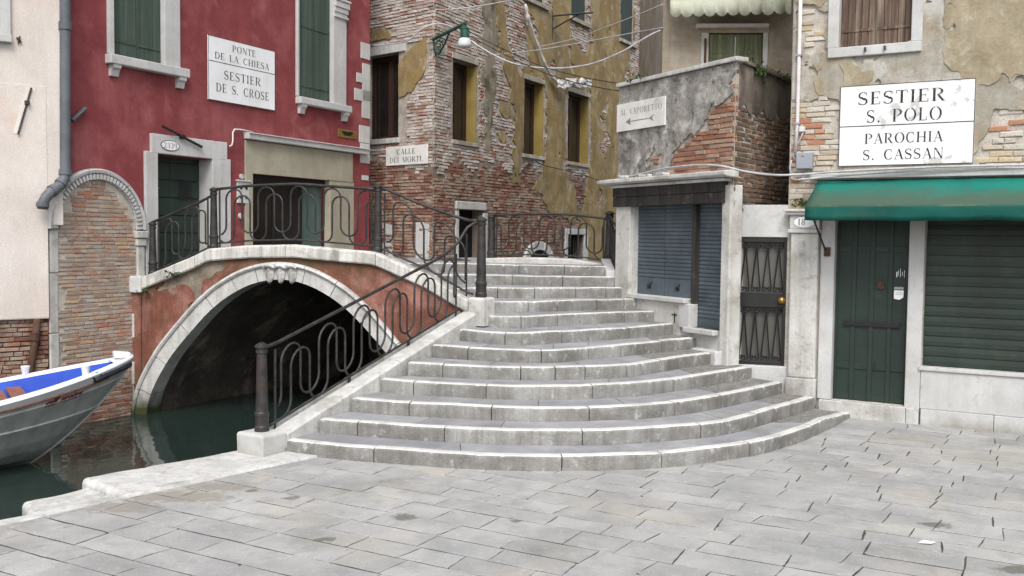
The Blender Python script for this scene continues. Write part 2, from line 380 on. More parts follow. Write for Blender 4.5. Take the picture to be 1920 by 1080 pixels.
# ------------------------------------------------------------------ object helpers
OFF = {}
def tag(o, label, cat, group=None, kind=None):
    o['label'] = label
    o['category'] = cat
    if group:
        o['group'] = group
    if kind:
        o['kind'] = kind
    return o
def thing(name, label, cat, loc, group=None):
    o = bpy.data.objects.new(name, None)
    COL.objects.link(o)
    o.location = loc
    o.empty_display_size = .2
    OFF[o.name] = Vector(loc)
    return tag(o, label, cat, group)
def setting(name, label=None):
    o = bpy.data.objects.new(name, None)
    COL.objects.link(o)
    OFF[o.name] = Vector((0, 0, 0))
    o['kind'] = 'structure'
    if label:
        o['label'] = label
    return o

class MB:
    def __init__(s):
        s.v, s.f, s.m = [], [], []
    def add(s, pts, faces, mi=0):
        b = len(s.v)
        s.v += [tuple(p) for p in pts]
        s.f += [tuple(b + i for i in q) for q in faces]
        s.m += [mi] * len(faces)
        return s
    def box(s, c, ax, ay, az, mi=0):
        c, ax, ay, az = Vector(c), Vector(ax), Vector(ay), Vector(az)
        p = [c + ax * i + ay * j + az * k for k in (-1, 1) for j in (-1, 1) for i in (-1, 1)]
        return s.add(p, [(0, 2, 3, 1), (4, 5, 7, 6), (0, 1, 5, 4), (2, 6, 7, 3), (0, 4, 6, 2), (1, 3, 7, 5)], mi)
    def wbox(s, W, u0, u1, z0, z1, o0, o1, mi=0):
        p = [W.P(u, z, o) for z in (z0, z1) for o in (o1, o0) for u in (u0, u1)]
        return s.add(p, [(0, 2, 3, 1), (4, 5, 7, 6), (0, 1, 5, 4), (2, 6, 7, 3), (0, 4, 6, 2), (1, 3, 7, 5)], mi)
    def wpoly(s, W, pts, o0, o1, mi=0):
        n = len(pts)
        p = [W.P(u, z, o1) for u, z in pts] + [W.P(u, z, o0) for u, z in pts]
        fs = [tuple(range(n)), tuple(range(2 * n - 1, n - 1, -1))]
        fs += [(i, i + n, (i + 1) % n + n, (i + 1) % n) for i in range(n)]
        return s.add(p, fs, mi)
    def prism(s, pts, z0, z1, mi=0):
        n = len(pts)
        p = [(x, y, z1) for x, y in pts] + [(x, y, z0) for x, y in pts]
        fs = [tuple(range(n)), tuple(range(2 * n - 1, n - 1, -1))]
        fs += [(i, i + n, (i + 1) % n + n, (i + 1) % n) for i in range(n)]
        return s.add(p, fs, mi)
    def tube(s, pts, r, n=8, mi=0, closed=False):
        pts = [Vector(p) for p in pts]
        k = len(pts)
        rr = r if isinstance(r, (list, tuple)) else [r] * k
        t0 = (pts[1] - pts[0]).normalized()
        ref = Vector((0, 0, 1)) if abs(t0.z) < .9 else Vector((1, 0, 0))
        nx = t0.cross(ref).normalized()
        vs = []
        for i, p in enumerate(pts):
            a = pts[i - 1] if (i > 0 or closed) else p
            b = pts[(i + 1) % k] if (i < k - 1 or closed) else p
            t = (b - a).normalized()
            nx = (nx - t * nx.dot(t))
            if nx.length < 1e-6:
                nx = t.orthogonal()
            nx.normalize()
            ny = t.cross(nx)
            for j in range(n):
                q = 2 * pi * j / n
                vs.append(p + nx * (cos(q) * rr[i]) + ny * (sin(q) * rr[i]))
        fs = []
        for i in range(k if closed else k - 1):
            i2 = (i + 1) % k
            for j in range(n):
                j2 = (j + 1) % n
                fs.append((i * n + j, i * n + j2, i2 * n + j2, i2 * n + j))
        if not closed:
            fs.append(tuple(range(n - 1, -1, -1)))
            fs.append(tuple((k - 1) * n + j for j in range(n)))
        return s.add(vs, fs, mi)
    def lathe(s, c, prof, n=20, flute=0.0, flute_rng=(0, 0), mi=0):
        c = Vector(c)
        vs = []
        for r, z in prof:
            for j in range(n):
                a = 2 * pi * j / n
                rr = r
                if flute and flute_rng[0] <= z <= flute_rng[1] and j % 2:
                    rr = r * (1 - flute)
                vs.append((c.x + rr * cos(a), c.y + rr * sin(a), c.z + z))
        fs = []
        for i in range(len(prof) - 1):
            for j in range(n):
                fs.append((i * n + j, i * n + (j + 1) % n, (i + 1) * n + (j + 1) % n, (i + 1) * n + j))
        fs.append(tuple(range(n - 1, -1, -1)))
        fs.append(tuple((len(prof) - 1) * n + j for j in range(n)))
        return s.add(vs, fs, mi)
    def build(s, name, mats, parent=None, smooth=False, bevel=0.0, kind=None):
        off = OFF.get(parent.name, Vector((0, 0, 0))) if parent else Vector((0, 0, 0))
        me = bpy.data.meshes.new(name)
        me.from_pydata([(a - off.x, b - off.y, c - off.z) for a, b, c in s.v], [], s.f)
        for m in (mats if isinstance(mats, (list, tuple)) else [mats]):
            me.materials.append(m)
        if any(s.m):
            me.polygons.foreach_set('material_index', s.m)
        if smooth:
            me.polygons.foreach_set('use_smooth', [True] * len(s.f))
        me.update()
        o = bpy.data.objects.new(name, me)
        COL.objects.link(o)
        if parent:
            o.parent = parent
        OFF[o.name] = off
        if bevel:
            b = o.modifiers.new('bevel', 'BEVEL')
            b.width = bevel
            b.segments = 2
            b.limit_method = 'ANGLE'
            b.angle_limit = radians(40)
        if kind:
            o['kind'] = kind
        return o

def nz(x, y, z=0.0, oct=4):
    return noise.fractal(Vector((x, y, z)), 1.0, 2.0, oct)
def in_poly(x, y, poly):
    c = False
    j = len(poly) - 1
    for i in range(len(poly)):
        a, b = poly[i], poly[j]
        if (a[1] > y) != (b[1] > y) and x < (b[0] - a[0]) * (y - a[1]) / (b[1] - a[1]) + a[0]:
            c = not c
        j = i
    return c
def poly_dist(x, y, poly):
    """signed distance, positive inside"""
    d = 1e9
    j = len(poly) - 1
    for i in range(len(poly)):
        ax, ay = poly[j]
        bx, by = poly[i]
        dx, dy = bx - ax, by - ay
        t = ((x - ax) * dx + (y - ay) * dy) / (dx * dx + dy * dy + 1e-12)
        t = min(1, max(0, t))
        d = min(d, hypot(x - ax - t * dx, y - ay - t * dy))
        j = i
    return d if in_poly(x, y, poly) else -d
def wall_shell(mb, W, u0, u1, z0, z1, openings, depth, mi=0, closed=True):
    us = sorted({u0, u1, *[q for o in openings for q in o[:2] if u0 < q < u1]})
    zs = sorted({z0, z1, *[q for o in openings for q in o[2:4] if z0 < q < z1]})
    def solid(i, j):
        if i < 0 or j < 0 or i >= len(us) - 1 or j >= len(zs) - 1:
            return False
        um, zm = (us[i] + us[i + 1]) / 2, (zs[j] + zs[j + 1]) / 2
        return not any(o[0] < um < o[1] and o[2] < zm < o[3] for o in openings)
    for i in range(len(us) - 1):
        for j in range(len(zs) - 1):
            if not solid(i, j):
                continue
            a, b, c, d = us[i], us[i + 1], zs[j], zs[j + 1]
            mb.add([W.P(a, c), W.P(b, c), W.P(b, d), W.P(a, d)], [(0, 1, 2, 3)], mi)
            if closed:
                mb.add([W.P(a, c, -depth), W.P(b, c, -depth), W.P(b, d, -depth), W.P(a, d, -depth)], [(3, 2, 1, 0)], mi)
            if not solid(i - 1, j) and (closed or i > 0):
                mb.add([W.P(a, c, -depth), W.P(a, c), W.P(a, d), W.P(a, d, -depth)], [(0, 1, 2, 3)], mi)
            if not solid(i + 1, j) and (closed or i < len(us) - 2):
                mb.add([W.P(b, c), W.P(b, c, -depth), W.P(b, d, -depth), W.P(b, d)], [(0, 1, 2, 3)], mi)
            if not solid(i, j - 1):
                mb.add([W.P(a, c, -depth), W.P(b, c, -depth), W.P(b, c), W.P(a, c)], [(0, 1, 2, 3)], mi)
            if not solid(i, j + 1):
                mb.add([W.P(a, d), W.P(b, d), W.P(b, d, -depth), W.P(a, d, -depth)], [(0, 1, 2, 3)], mi)
    return mb

def brick_mesh(name, m, seed):
    rr = random.Random(seed)
    j = lambda a: rr.uniform(-a, a)
    pts = []
    for y in (.5, -.5):
        for x, z in ((-.5, -.5), (.5, -.5), (.5, .5), (-.5, .5)):
            pts.append((x + j(.015), y, z + j(.05)))
    for x, z in ((-.5, -.5), (.5, -.5), (.5, .5), (-.5, .5)):
        pts.append((x * .94 + j(.02), -.58 + j(.08), z * .76 + j(.07)))
    f = [(0, 4, 5, 1), (1, 5, 6, 2), (2, 6, 7, 3), (3, 7, 4, 0), (4, 8, 9, 5), (5, 9, 10, 6), (6, 10, 11, 7), (7, 11, 8, 4), (8, 11, 10, 9)]
    f = [tuple(reversed(q)) for q in f]
    me = bpy.data.meshes.new(name)
    me.from_pydata(pts, [], f)
    me.materials.append(m)
    me.update()
    return me
_BM = {}
def bricks(W, parent, test, u0, u1, z0, z1, m, course=.07, L=.25, gap=.012, thick=.05, limit=300, seed=1, jit=.006, base_o=0.0, name='brick'):
    """courses of single bricks standing a little proud of the wall; the first `limit` are objects"""
    rr = random.Random(seed)
    key = m.name
    if key not in _BM:
        _BM[key] = [brick_mesh('brick', m, i + seed) for i in range(6)]
    items = []
    row = 0
    z = z0
    while z < z1:
        h = course - gap
        u = u0 - rr.uniform(0, L)
        wav = .012 * sin(z * 9 + seed)
        while u < u1:
            l = L * rr.choice([1, 1, 1, .5, .9, 1.06])
            uc, zc = u + l / 2, z + h / 2 + wav * sin(u * 1.7)
            ua, ub = max(u, u0), min(u + l, u1)
            if ub - ua > .07 and test((ua + ub) / 2, zc) and test(ua + .02, zc) and test(ub - .03, zc):
                uc = (ua + ub) / 2
                items.append((uc, zc, ub - ua - gap * rr.uniform(.7, 1.4), h * rr.uniform(.86, 1.04), base_o + rr.uniform(-jit, jit * 1.6)))
            u += l
        z += course
        row += 1
    big = sorted(items, key=lambda q: -q[2] * q[3] / (W.P(q[0], q[1]).y ** 2))
    off = OFF.get(parent.name, Vector((0, 0, 0)))
    for (uc, zc, l, h, o) in big[:limit]:
        ob = bpy.data.objects.new(name, rr.choice(_BM[key]))
        COL.objects.link(ob)
        ob.parent = parent
        ob.location = W.P(uc, zc, o - thick / 2 + .010) - off
        ob.rotation_euler = (rr.uniform(-.03, .03), rr.uniform(-.012, .012), W.rz + rr.uniform(-.02, .02))
        ob.scale = (l, thick, h)
    rest = big[limit:]
    if rest:
        mb = MB()
        for (uc, zc, l, h, o) in rest:
            c = W.P(uc, zc, o - thick / 2 + .010)
            me = rr.choice(_BM[key])
            pts = []
            for v in me.vertices:
                pts.append(W.P(uc + v.co.x * l, zc + v.co.z * h, o + .010 - thick / 2 - v.co.y * thick))
            mb.add(pts, [tuple(p.vertices) for p in me.polygons])
        mb.build('brickwork', m, parent, kind='stuff')
    return len(items)

def sheet(W, parent, field, u0, u1, z0, z1, cell, m, out=.02, relief=.004, name='plaster', rscale=2.5, seed=0, skirt=.03):
    """a coat of plaster with broken edges, kept where field(u,z) > 0"""
    nu, nzz = int((u1 - u0) / cell) + 1, int((z1 - z0) / cell) + 1
    F = [[field(u0 + i * cell, z0 + j * cell) for j in range(nzz + 1)] for i in range(nu + 1)]
    vs, vi, fs, mb = [], {}, [], MB()
    def put(key, u, z):
        if key not in vi:
            vi[key] = len(vs)
            vs.append(W.P(u, z, out + relief * nz(u * rscale, z * rscale, seed)))
        return vi[key]
    inner = {}
    def put_in(key, u, z):
        k2 = ('i',) + key
        if k2 not in vi:
            vi[k2] = len(vs)
            vs.append(W.P(u, z, out - skirt))
        return vi[k2]
    for i in range(nu):
        for j in range(nzz):
            c = ((i, j), (i + 1, j), (i + 1, j + 1), (i, j + 1))
            v = [F[a][b] for a, b in c]
            if max(v) <= 0:
                continue
            poly = []
            for k in range(4):
                a, b = c[k], c[(k + 1) % 4]
                va, vb = v[k], v[(k + 1) % 4]
                if va > 0:
                    poly.append((0, put(a, u0 + a[0] * cell, z0 + a[1] * cell)))
                if (va > 0) != (vb > 0):
                    t = va / (va - vb)
                    u = u0 + (a[0] + (b[0] - a[0]) * t) * cell
                    z = z0 + (a[1] + (b[1] - a[1]) * t) * cell
                    key = (min(a, b), max(a, b))
                    poly.append((1, put(key, u, z), put_in(key, u, z)))
            if len(poly) >= 3:
                fs.append(tuple(q[1] for q in poly))
                for k in range(len(poly)):
                    a, b = poly[k], poly[(k + 1) % len(poly)]
                    if a[0] and b[0]:
                        fs.append((b[1], a[1], a[2], b[2]))
    mb.v = [tuple(p) for p in vs]
    mb.f = fs
    mb.m = [0] * len(fs)
    return mb.build(name, m, parent)
def rects_out(u, z, rs, pad=0.0):
    """distance to the nearest opening, positive outside"""
    d = 9.0
    for r in rs:
        d = min(d, max(r[0] - pad - u, u - r[1] - pad, r[2] - pad - z, z - r[3] - pad))
    return d

# ------------------------------------------------------------------ water, campo, quay
wt = MB()
wt.add([(-40, -20, -.45), (8, -20, -.45), (8, 60, -.45), (-40, 60, -.45)], [(0, 1, 2, 3)])
wo = wt.build('canal_water', water)
wo['kind'] = 'structure'
bed = MB()
bed.add([(-40, -20, -2.2), (8, -20, -2.2), (8, 60, -2.2), (-40, 60, -2.2)], [(0, 1, 2, 3)])
bo = bed.build('canal_bed', joint)
bo['kind'] = 'structure'

KD = Vector((.607, .795)).normalized()            # the quay edge runs this way
KN = Vector((-KD.y, KD.x))                        # towards the water
K0 = Vector((-2.70, 9.41))                        # a point on the line between paving and kerb
campo = setting('campo_pavement', 'grey stone paving of the square')
cb = MB()
def kq(t, w=0.0):
    p = K0 + KD * t + KN * w
    return (p.x, p.y)
cb.prism([kq(-14, .05), (30, kq(-14)[1] - 8), (30, 20), (4.5, 16), (-.3, 13.9), (-.45, 13.6), (-2.35, 10.45), kq(.9, .05)], -1.6, -.012)
base = cb.build('bedding', joint, campo)
qw = MB()
for (a, b, w0, w1) in ((-14, .95, .05, .16),):
    pts = [kq(a, w0), kq(b, w0), kq(b, w1), kq(a, w1)]
    qw.prism(pts, -1.8, -.14)
qw.build('quay_wall', quaymat, campo)

# paving stones: rows run with the front of the shop on the right
PD = Vector((.868, -.497)).normalized()
PN = Vector((.497, .868))
P0 = Vector((-.4, 6.75))
def clip_half(poly, p, n):
    out = []
    for i in range(len(poly)):
        a, b = poly[i], poly[(i + 1) % len(poly)]
        da, db = (a - p).dot(n), (b - p).dot(n)
        if da >= 0:
            out.append(a)
        if (da >= 0) != (db >= 0):
            out.append(a + (b - a) * (da / (da - db)))
    return out
rr = random.Random(11)
q = -5.2
rows = 0
stones = []

while q < 8.3:
    w = rr.uniform(.28, .38)
    s = -8.5 + rr.uniform(0, .6)
    sk0 = 0.0
    while s < 9.5:
        l = rr.choice([.42, .48, .56, .64, .74, .86]) * rr.uniform(.92, 1.08)
        sk1 = rr.uniform(-.018, .018)
        g = rr.choice([.001, .002, .002, .003, .003, .006])
        gq = rr.choice([.003, .005, .007, .009])
        c = [(s + g + sk0, q + gq), (s + l - g + sk1, q + gq), (s + l - g - sk1, q + w - gq), (s + g - sk0, q + w - gq)]
        sk0 = sk1
        poly = [P0 + PD * a + PN * b for a, b in c]
        if rr.random() < .28:                      # a broken corner
            ci = rr.randrange(4)
            pc, pn, pp = poly[ci], poly[(ci + 1) % 4], poly[ci - 1]
            c1, c2 = rr.uniform(.012, .035), rr.uniform(.012, .04)
            poly[ci:ci + 1] = [pc + (pp - pc).normalized() * c1, pc + (pn - pc).normalized() * c2]
        poly = clip_half(poly, K0 - KN * .008, -KN)
        if len(poly) >= 3:
            cen = sum(poly, Vector((0, 0))) / len(poly)
            d = cen.y
            inview = d > 6.1 and abs(cen.x / max(d, .1)) < .59
            under = (cen.y > 10.6 and -1.4 < cen.x < 1.9) or (cen.y > 11.6 and cen.x < 3.2) or (cen.y > 12.7 and cen.x < 3.9) or (cen - RW.O).dot(RW.N) < -.1
            if inview and not under:
                stones.append(poly)
        s += l
    q += w
SN = len(stones)
stones.sort(key=lambda p: sum(v.y for v in p) / len(p))
far = MB()
for si, poly in enumerate(stones):
    mb = MB() if si < 300 else far
    zt = rr.uniform(-.0015, .0015)
    cen = sum(poly, Vector((0, 0))) / len(poly)
    tx, ty = rr.uniform(-.003, .003), rr.uniform(-.003, .003)
    # ragged outline: split long edges and nudge
    ring = []
    for i in range(len(poly)):
        a, b = poly[i], poly[(i + 1) % len(poly)]
        k = 4 if (b - a).length > .2 else 1
        nrm = Vector((b.y - a.y, a.x - b.x)).normalized()
        for j in range(k):
            p = a + (b - a) * (j / k)
            if j:
                p = p + nrm * rr.uniform(-.006, .001) * (2 if rr.random() < .12 else 1)
            ring.append(p)
    n = len(ring)
    zf = lambda p: zt + (p.x - cen.x) * tx + (p.y - cen.y) * ty
    top = [p + (cen - p).normalized() * .003 for p in ring]
    vs = [(p.x, p.y, zf(p)) for p in top] + [(p.x, p.y, zf(p) - .004) for p in ring] + [(p.x, p.y, -.03) for p in ring]
    fs = [tuple(range(n))]
    for i in range(n):
        i2 = (i + 1) % n
        fs.append((i, i + n, i2 + n, i2))
        fs.append((i + n, i + 2 * n, i2 + 2 * n, i2 + n))
    mb.add(vs, fs)
    if si < 300:
        mb.m = [0] + [0, 1] * n
        mb.build('paving_stone', [paver, joint], campo)
if far.v:
    far.m = [0] * len(far.f)
    far.build('far_paving', paver, campo, kind='stuff')

# kerb, big landing slab, lower landing step
def rough_slab(name, quad, z0, z1, m, parent, seg=.12, rnd=.035, amp=.008, seed=0):
    """a worn stone block over a plan quadrilateral (corner order around), with soft uneven edges"""
    a, b, c, d = [Vector(p) for p in quad]
    n1 = max(4, int((b - a).length / seg))
    n2 = max(4, int((d - a).length / seg))
    rows_ = []
    prof = [(0, z0), (0, z1 - rnd)] + [(rnd * (1 - cos(t)), z1 - rnd + rnd * sin(t)) for t in (.5, 1.0, pi / 2)]
    mb = MB()
    cen = (a + b + c + d) / 4
    ring = []
    for (p, q_, k) in ((a, b, n1), (b, c, n2), (c, d, n1), (d, a, n2)):
        for i in range(k):
            ring.append(p + (q_ - p) * (i / k))
    n = len(ring)
    vs = []
    for (ins, z) in prof:
        for p in ring:
            u = nz(p.x * 4, p.y * 4, seed + z * 3)
            inward = (cen - p)
            inward = inward.normalized()
            pp = p + inward * (ins + amp * u + (.004 if ins else 0))
            vs.append((pp.x, pp.y, z + amp * .5 * nz(p.x * 3, p.y * 3, seed + 7) * (z > z0)))
    fs = []
    for r in range(len(prof) - 1):
        for i in range(n):
            i2 = (i + 1) % n
            fs.append((r * n + i, (r + 1) * n + i, (r + 1) * n + i2, r * n + i2))
    fs.append(tuple((len(prof) - 1) * n + i for i in range(n)))
    fs = [tuple(reversed(f)) for f in fs]
    mb.add(vs, fs)
    return mb.build(name, m, parent, smooth=False)
def V2(*a):
    return Vector(a)
kerbs = [-9, -6.6, -4.3, -2.55, -1.3, .05, .95]
for i in range(len(kerbs) - 1):
    a, b = kerbs[i] + .006, kerbs[i + 1] - .006
    rough_slab('kerb_stone', [kq(a, 0), kq(b, 0), kq(b, .14), kq(a, .14)], -.35, .006, istrian, campo, rnd=.02, seed=i)
S_in = at_z(230, 915, .03).xy
slab = [kq(-1.05, .178), kq(1.55, .178), kq(1.75, .98), kq(-.95, .82)]
so = rough_slab('landing_slab', [Vector(at_z(238, 930, .02).xy), Vector((-2.0, 10.22)), Vector((-2.72, 10.62)), Vector(at_z(155, 897, .02).xy)], -.30, .025, istrian, campo, seg=.1, rnd=.05, amp=.014, seed=3)
lo = rough_slab('lower_landing_step', [kq(-1.85, .15), kq(-.98, .15), kq(-.88, .80), kq(-1.62, .78)], -.6, -.055, istrian, campo, seg=.1, rnd=.05, amp=.014, seed=5)

# ------------------------------------------------------------------ stairs
stairs = thing('stone_stairs', 'broad curved flight of worn white stone steps rising to the bridge', 'stairs', (.3, 10, 0))
STEPS = {
 1: [(537.3, 823.6), (644.3, 834.9), (760.4, 843), (860, 850.1), (967, 854.2), (1076, 854.8), (1200, 852), (1277.5, 846.3), (1397.5, 831.3), (1467.5, 815), (1532.5, 793.8), (1597, 773)],
 2: [(598.4, 784.3), (643.3, 788), (747.2, 795.5), (860, 802.3), (956.8, 806.3), (1063.7, 807.3), (1171.7, 804.7), (1323.8, 793.8), (1388.8, 782.5), (1462.5, 762.5), (1527, 743.8)],
 3: [(658.6, 746.2), (731.9, 752.3), (860, 758.4), (1013.8, 764.6), (1127, 761.9), (1210, 758.5), (1310, 747.5), (1392.5, 732.5), (1467.5, 715.5)],
 4: [(713.6, 709.5), (757.4, 714), (870, 719.7), (961.9, 723.8), (1059.7, 723.2), (1165.6, 719.3), (1210, 716.5), (1315, 702.5), (1411, 687)],
 5: [(763.5, 680), (810, 682.4), (860, 684), (935.4, 687.1), (1033, 688.1), (1154.4, 684.5), (1210, 679), (1275, 668.8), (1360, 658)],
 6: [(810, 647), (840, 649), (891, 652), (1012, 656.7), (1093, 652), (1220, 641), (1260, 637), (1310, 632.5)],
 7: [(857.8, 616.7), (952, 624), (1026.7, 622), (1190, 613), (1220, 610.5), (1271, 606)],
 8: [(900, 591), (970, 594), (1042, 590), (1116.7, 587), (1232, 582.5)]}
EDGE = {k: [at_z(x, y, k * RISE).xy for x, y in v] for k, v in STEPS.items()}
EDGE[1][-1] = at_z(1597, 774, .38 * RISE).xy
EDGE[1][-2] = at_z(1532.5, 794, .93 * RISE).xy
EDGE[9] = [V2(-.72, 13.98), V2(-.24, 14.1), V2(.24, 14.2), V2(.99, 14.75), V2(1.95, 15.16)]
EDGE[10] = [V2(-1.02, 14.06), V2(-.8, 14.55), V2(-.43, 14.95), V2(.36, 15.01), V2(1.21, 15.33), V2(1.8, 15.5)]
EDGE[11] = [V2(-1.42, 14.17), V2(-1.2, 15.3), V2(-.87, 15.95), V2(-.08, 15.96), V2(.4, 15.84), V2(1.71, 15.72)]
EDGE[12] = [V2(-1.9, 14.3), V2(-1.8, 15.8), V2(-1.55, 16.95), V2(-.8, 16.9), V2(0, 16.5), V2(.73, 16.2), V2(1.55, 16.1)]
def catmull(p, n=8):
    out = []
    for i in range(len(p) - 1):
        a, b, c, d = p[max(0, i - 1)], p[i], p[i + 1], p[min(len(p) - 1, i + 2)]
        for j in range(n):
            t = j / n
            out.append(.5 * ((2 * b) + (c - a) * t + (2 * a - 5 * b + 4 * c - d) * t * t + (3 * b - a - 3 * c + d) * t ** 3))
    out.append(p[-1])
    return out
def resample(p, n):
    L = [0]
    for i in range(1, len(p)):
        L.append(L[-1] + (p[i] - p[i - 1]).length)
    out = []
    k = 0
    for i in range(n):
        t = L[-1] * i / (n - 1)
        while k < len(p) - 2 and L[k + 1] < t:
            k += 1
        f = (t - L[k]) / max(1e-9, L[k + 1] - L[k])
        out.append(p[k] + (p[k + 1] - p[k]) * f)
    return out
def smooth(p, it=6):
    p = list(p)
    for _ in range(it):
        p = [p[0]] + [(p[i - 1] + p[i] * 2 + p[i + 1]) / 4 for i in range(1, len(p) - 1)] + [p[-1]]
    return p
NS = 121
LINE = {k: smooth(resample(catmull(v), NS), 12 if k > 1 else 6) for k, v in EDGE.items()}
def ztop(k, i):
    """step 1 runs out against rising paving at its right-hand end"""
    if k == 1:
        t = i / (NS - 1)
        return RISE * (1 - .62 * max(0, (t - .86) / .14) ** 1.2)
    return k * RISE
JOINTS = {1: [.128, .36, .482, .625, .70, .80, .868, .935], 2: [.07, .205, .42, .62, .765, .835, .92], 3: [.115, .27, .44, .62, .75, .865], 4: [.08, .24, .47, .68, .81],
          5: [.09, .28, .37, .44, .56, .70, .85], 6: [.12, .33, .5, .63, .82], 7: [.2, .42, .72], 8: [.2, .42, .8], 9: [.33, .52, .76, .92], 10: [.38, .55, .75, .9], 11: [.2, .5, .62, .8], 12: [.15, .4, .62, .75, .88]}
def inward(L, i):
    t = (L[min(len(L) - 1, i + 1)] - L[max(0, i - 1)]).normalized()
    return Vector((-t.y, t.x))
for k in range(1, 13):
    L = LINE[k]
    cuts = [0] + [int(round(c * (NS - 1))) for c in JOINTS[k]] + [NS - 1]
    for a, b in zip(cuts[:-1], cuts[1:]):
        if b <= a:
            continue
        rs = random.Random(k * 100 + a)
        dz = rs.uniform(-.004, .004)
        do = rs.uniform(-.006, .006)
        pts = []
        idx = list(range(a, b + 1))
        for ii in range(len(idx) - 1):
            for s_ in (0, .5):
                pts.append((idx[ii] + s_))
        pts.append(float(b))
        vs = []
        npf = 7
        for q_, fi in enumerate(pts):
            i0 = int(fi)
            i1 = min(NS - 1, i0 + 1)
            p = L[i0] + (L[i1] - L[i0]) * (fi - i0)
            if q_ == 0:
                p = p + (L[min(NS - 1, i0 + 1)] - L[i0]).normalized() * .006
            if q_ == len(pts) - 1:
                p = p - (L[i0] - L[max(0, i0 - 1)]).normalized() * .006
            n_ = inward(L, i0)
            zt = ztop(k, fi) + dz
            zb = (k - 1) * RISE - .03
            w = nz(p.x * 6, p.y * 6, k)
            w2 = nz(p.x * 17, p.y * 17, k + 9)
            chip = max(0, w2 - .25) * .045
            end = .012 if q_ in (0, len(pts) - 1) else 0
            zt += .005 * nz(p.x * 1.7, p.y * 1.7, k + 3)
            prof = [(do + .006 * w + .004, zb), (do + .005 * w, zb + (zt - zb) * .5), (do + .004 * w, zt - .028 - chip),
                    (do + .006 + .003 * w + chip * .6 + end * .4, zt - .010 - chip * .5 - end * .3), (do + .020 + chip + end * .5, zt - .001 - end * .4), (do + .105, zt + .0015 * w), (do + .105, zb)]
            for o_, z_ in prof:
                q2 = p + n_ * o_
                vs.append((q2.x, q2.y, z_))
        mb = MB()
        m_ = len(pts)
        for r in range(m_ - 1):
            for j in range(npf - 1):
                f = (r * npf + j, (r + 1) * npf + j, (r + 1) * npf + j + 1, r * npf + j + 1)
                mb.f.append(f)
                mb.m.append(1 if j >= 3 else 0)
        mb.f.append(tuple(range(npf)))
        mb.m.append(0)
        mb.f.append(tuple((m_ - 1) * npf + j for j in range(npf - 1, -1, -1)))
        mb.m.append(0)
        mb.v = vs
        mb.build('step_stone', [riser, nosing], stairs)

def strip_surface(A, B, za, zb, a, b, m, name, parent, th=.03, gap=.004):
    """slab between two plan lines, from sample a to sample b"""
    mb = MB()
    idx = list(range(a, b + 1))
    k = len(idx)
    top = []
    for r, i in enumerate(idx):
        p, q_ = A[i], B[i]
        sh = Vector((0, 0))
        if r == 0:
            sh = (A[min(len(A) - 1, i + 1)] - A[i]).normalized() * gap
        if r == k - 1:
            sh = (A[max(0, i - 1)] - A[i]).normalized() * gap
        top.append(((p + sh), (q_ + sh)))
    vs = []
    for r, (p, q_) in enumerate(top):
        vs += [(p.x, p.y, za(idx[r])), (q_.x, q_.y, zb(idx[r])), (p.x, p.y, za(idx[r]) - th), (q_.x, q_.y, zb(idx[r]) - th)]
    fs = []
    for r in range(k - 1):
        o = r * 4
        fs += [(o, o + 4, o + 5, o + 1), (o + 2, o + 3, o + 7, o + 6), (o, o + 2, o + 6, o + 4), (o + 1, o + 5, o + 7, o + 3)]
    fs += [(0, 1, 3, 2), ((k - 1) * 4, (k - 1) * 4 + 2, (k - 1) * 4 + 3, (k - 1) * 4 + 1)]
    mb.add(vs, [tuple(reversed(f)) for f in fs])
    mb.f = [tuple(reversed(f)) for f in mb.f]
    return mb.build(name, m, parent)
GRAVEL = {1: .80, 2: .84, 3: .66, 4: .62, 5: .70, 6: .66, 7: .62, 8: .62, 9: 2, 10: 2, 11: 2}
for k in range(1, 12):
    A = [LINE[k][i] + inward(LINE[k], i) * .108 for i in range(NS)]
    B = [LINE[k + 1][i] + inward(LINE[k + 1], i) * -.006 for i in range(NS)]
    BB = [LINE[k + 1][i] + inward(LINE[k + 1], i) * .05 for i in range(NS)]
    z = k * RISE
    rs = random.Random(k + 40)
    cuts = [0]
    while cuts[-1] < NS - 1:
        cuts.append(min(NS - 1, cuts[-1] + rs.randint(16, 34)))
    if len(cuts) > 2 and NS - 1 - cuts[-2] < 8:
        cuts.pop(-2)
    gc = GRAVEL[k] * (NS - 1)
    bm_ = strip_surface(A, BB, lambda i: ztop(k, i) - .022, lambda i: z - .022, 0, NS - 1, joint, 'tread_bedding', stairs, .1)
    done = False
    for a, b in zip(cuts[:-1], cuts[1:]):
        if a >= gc:
            if not done:
                ga = a
                done = True
            continue
        d1 = rs.uniform(-.006, .001)
        strip_surface(A, B, lambda i: ztop(k, i) - .003 + d1, lambda i: z - .001 + d1, a, b, tread, 'tread_slab', stairs)
    if done:
        strip_surface(A, B, lambda i: ztop(k, i) - .004, lambda i: z - .002, ga, NS - 1, gravelly, 'gritty_patch', stairs)

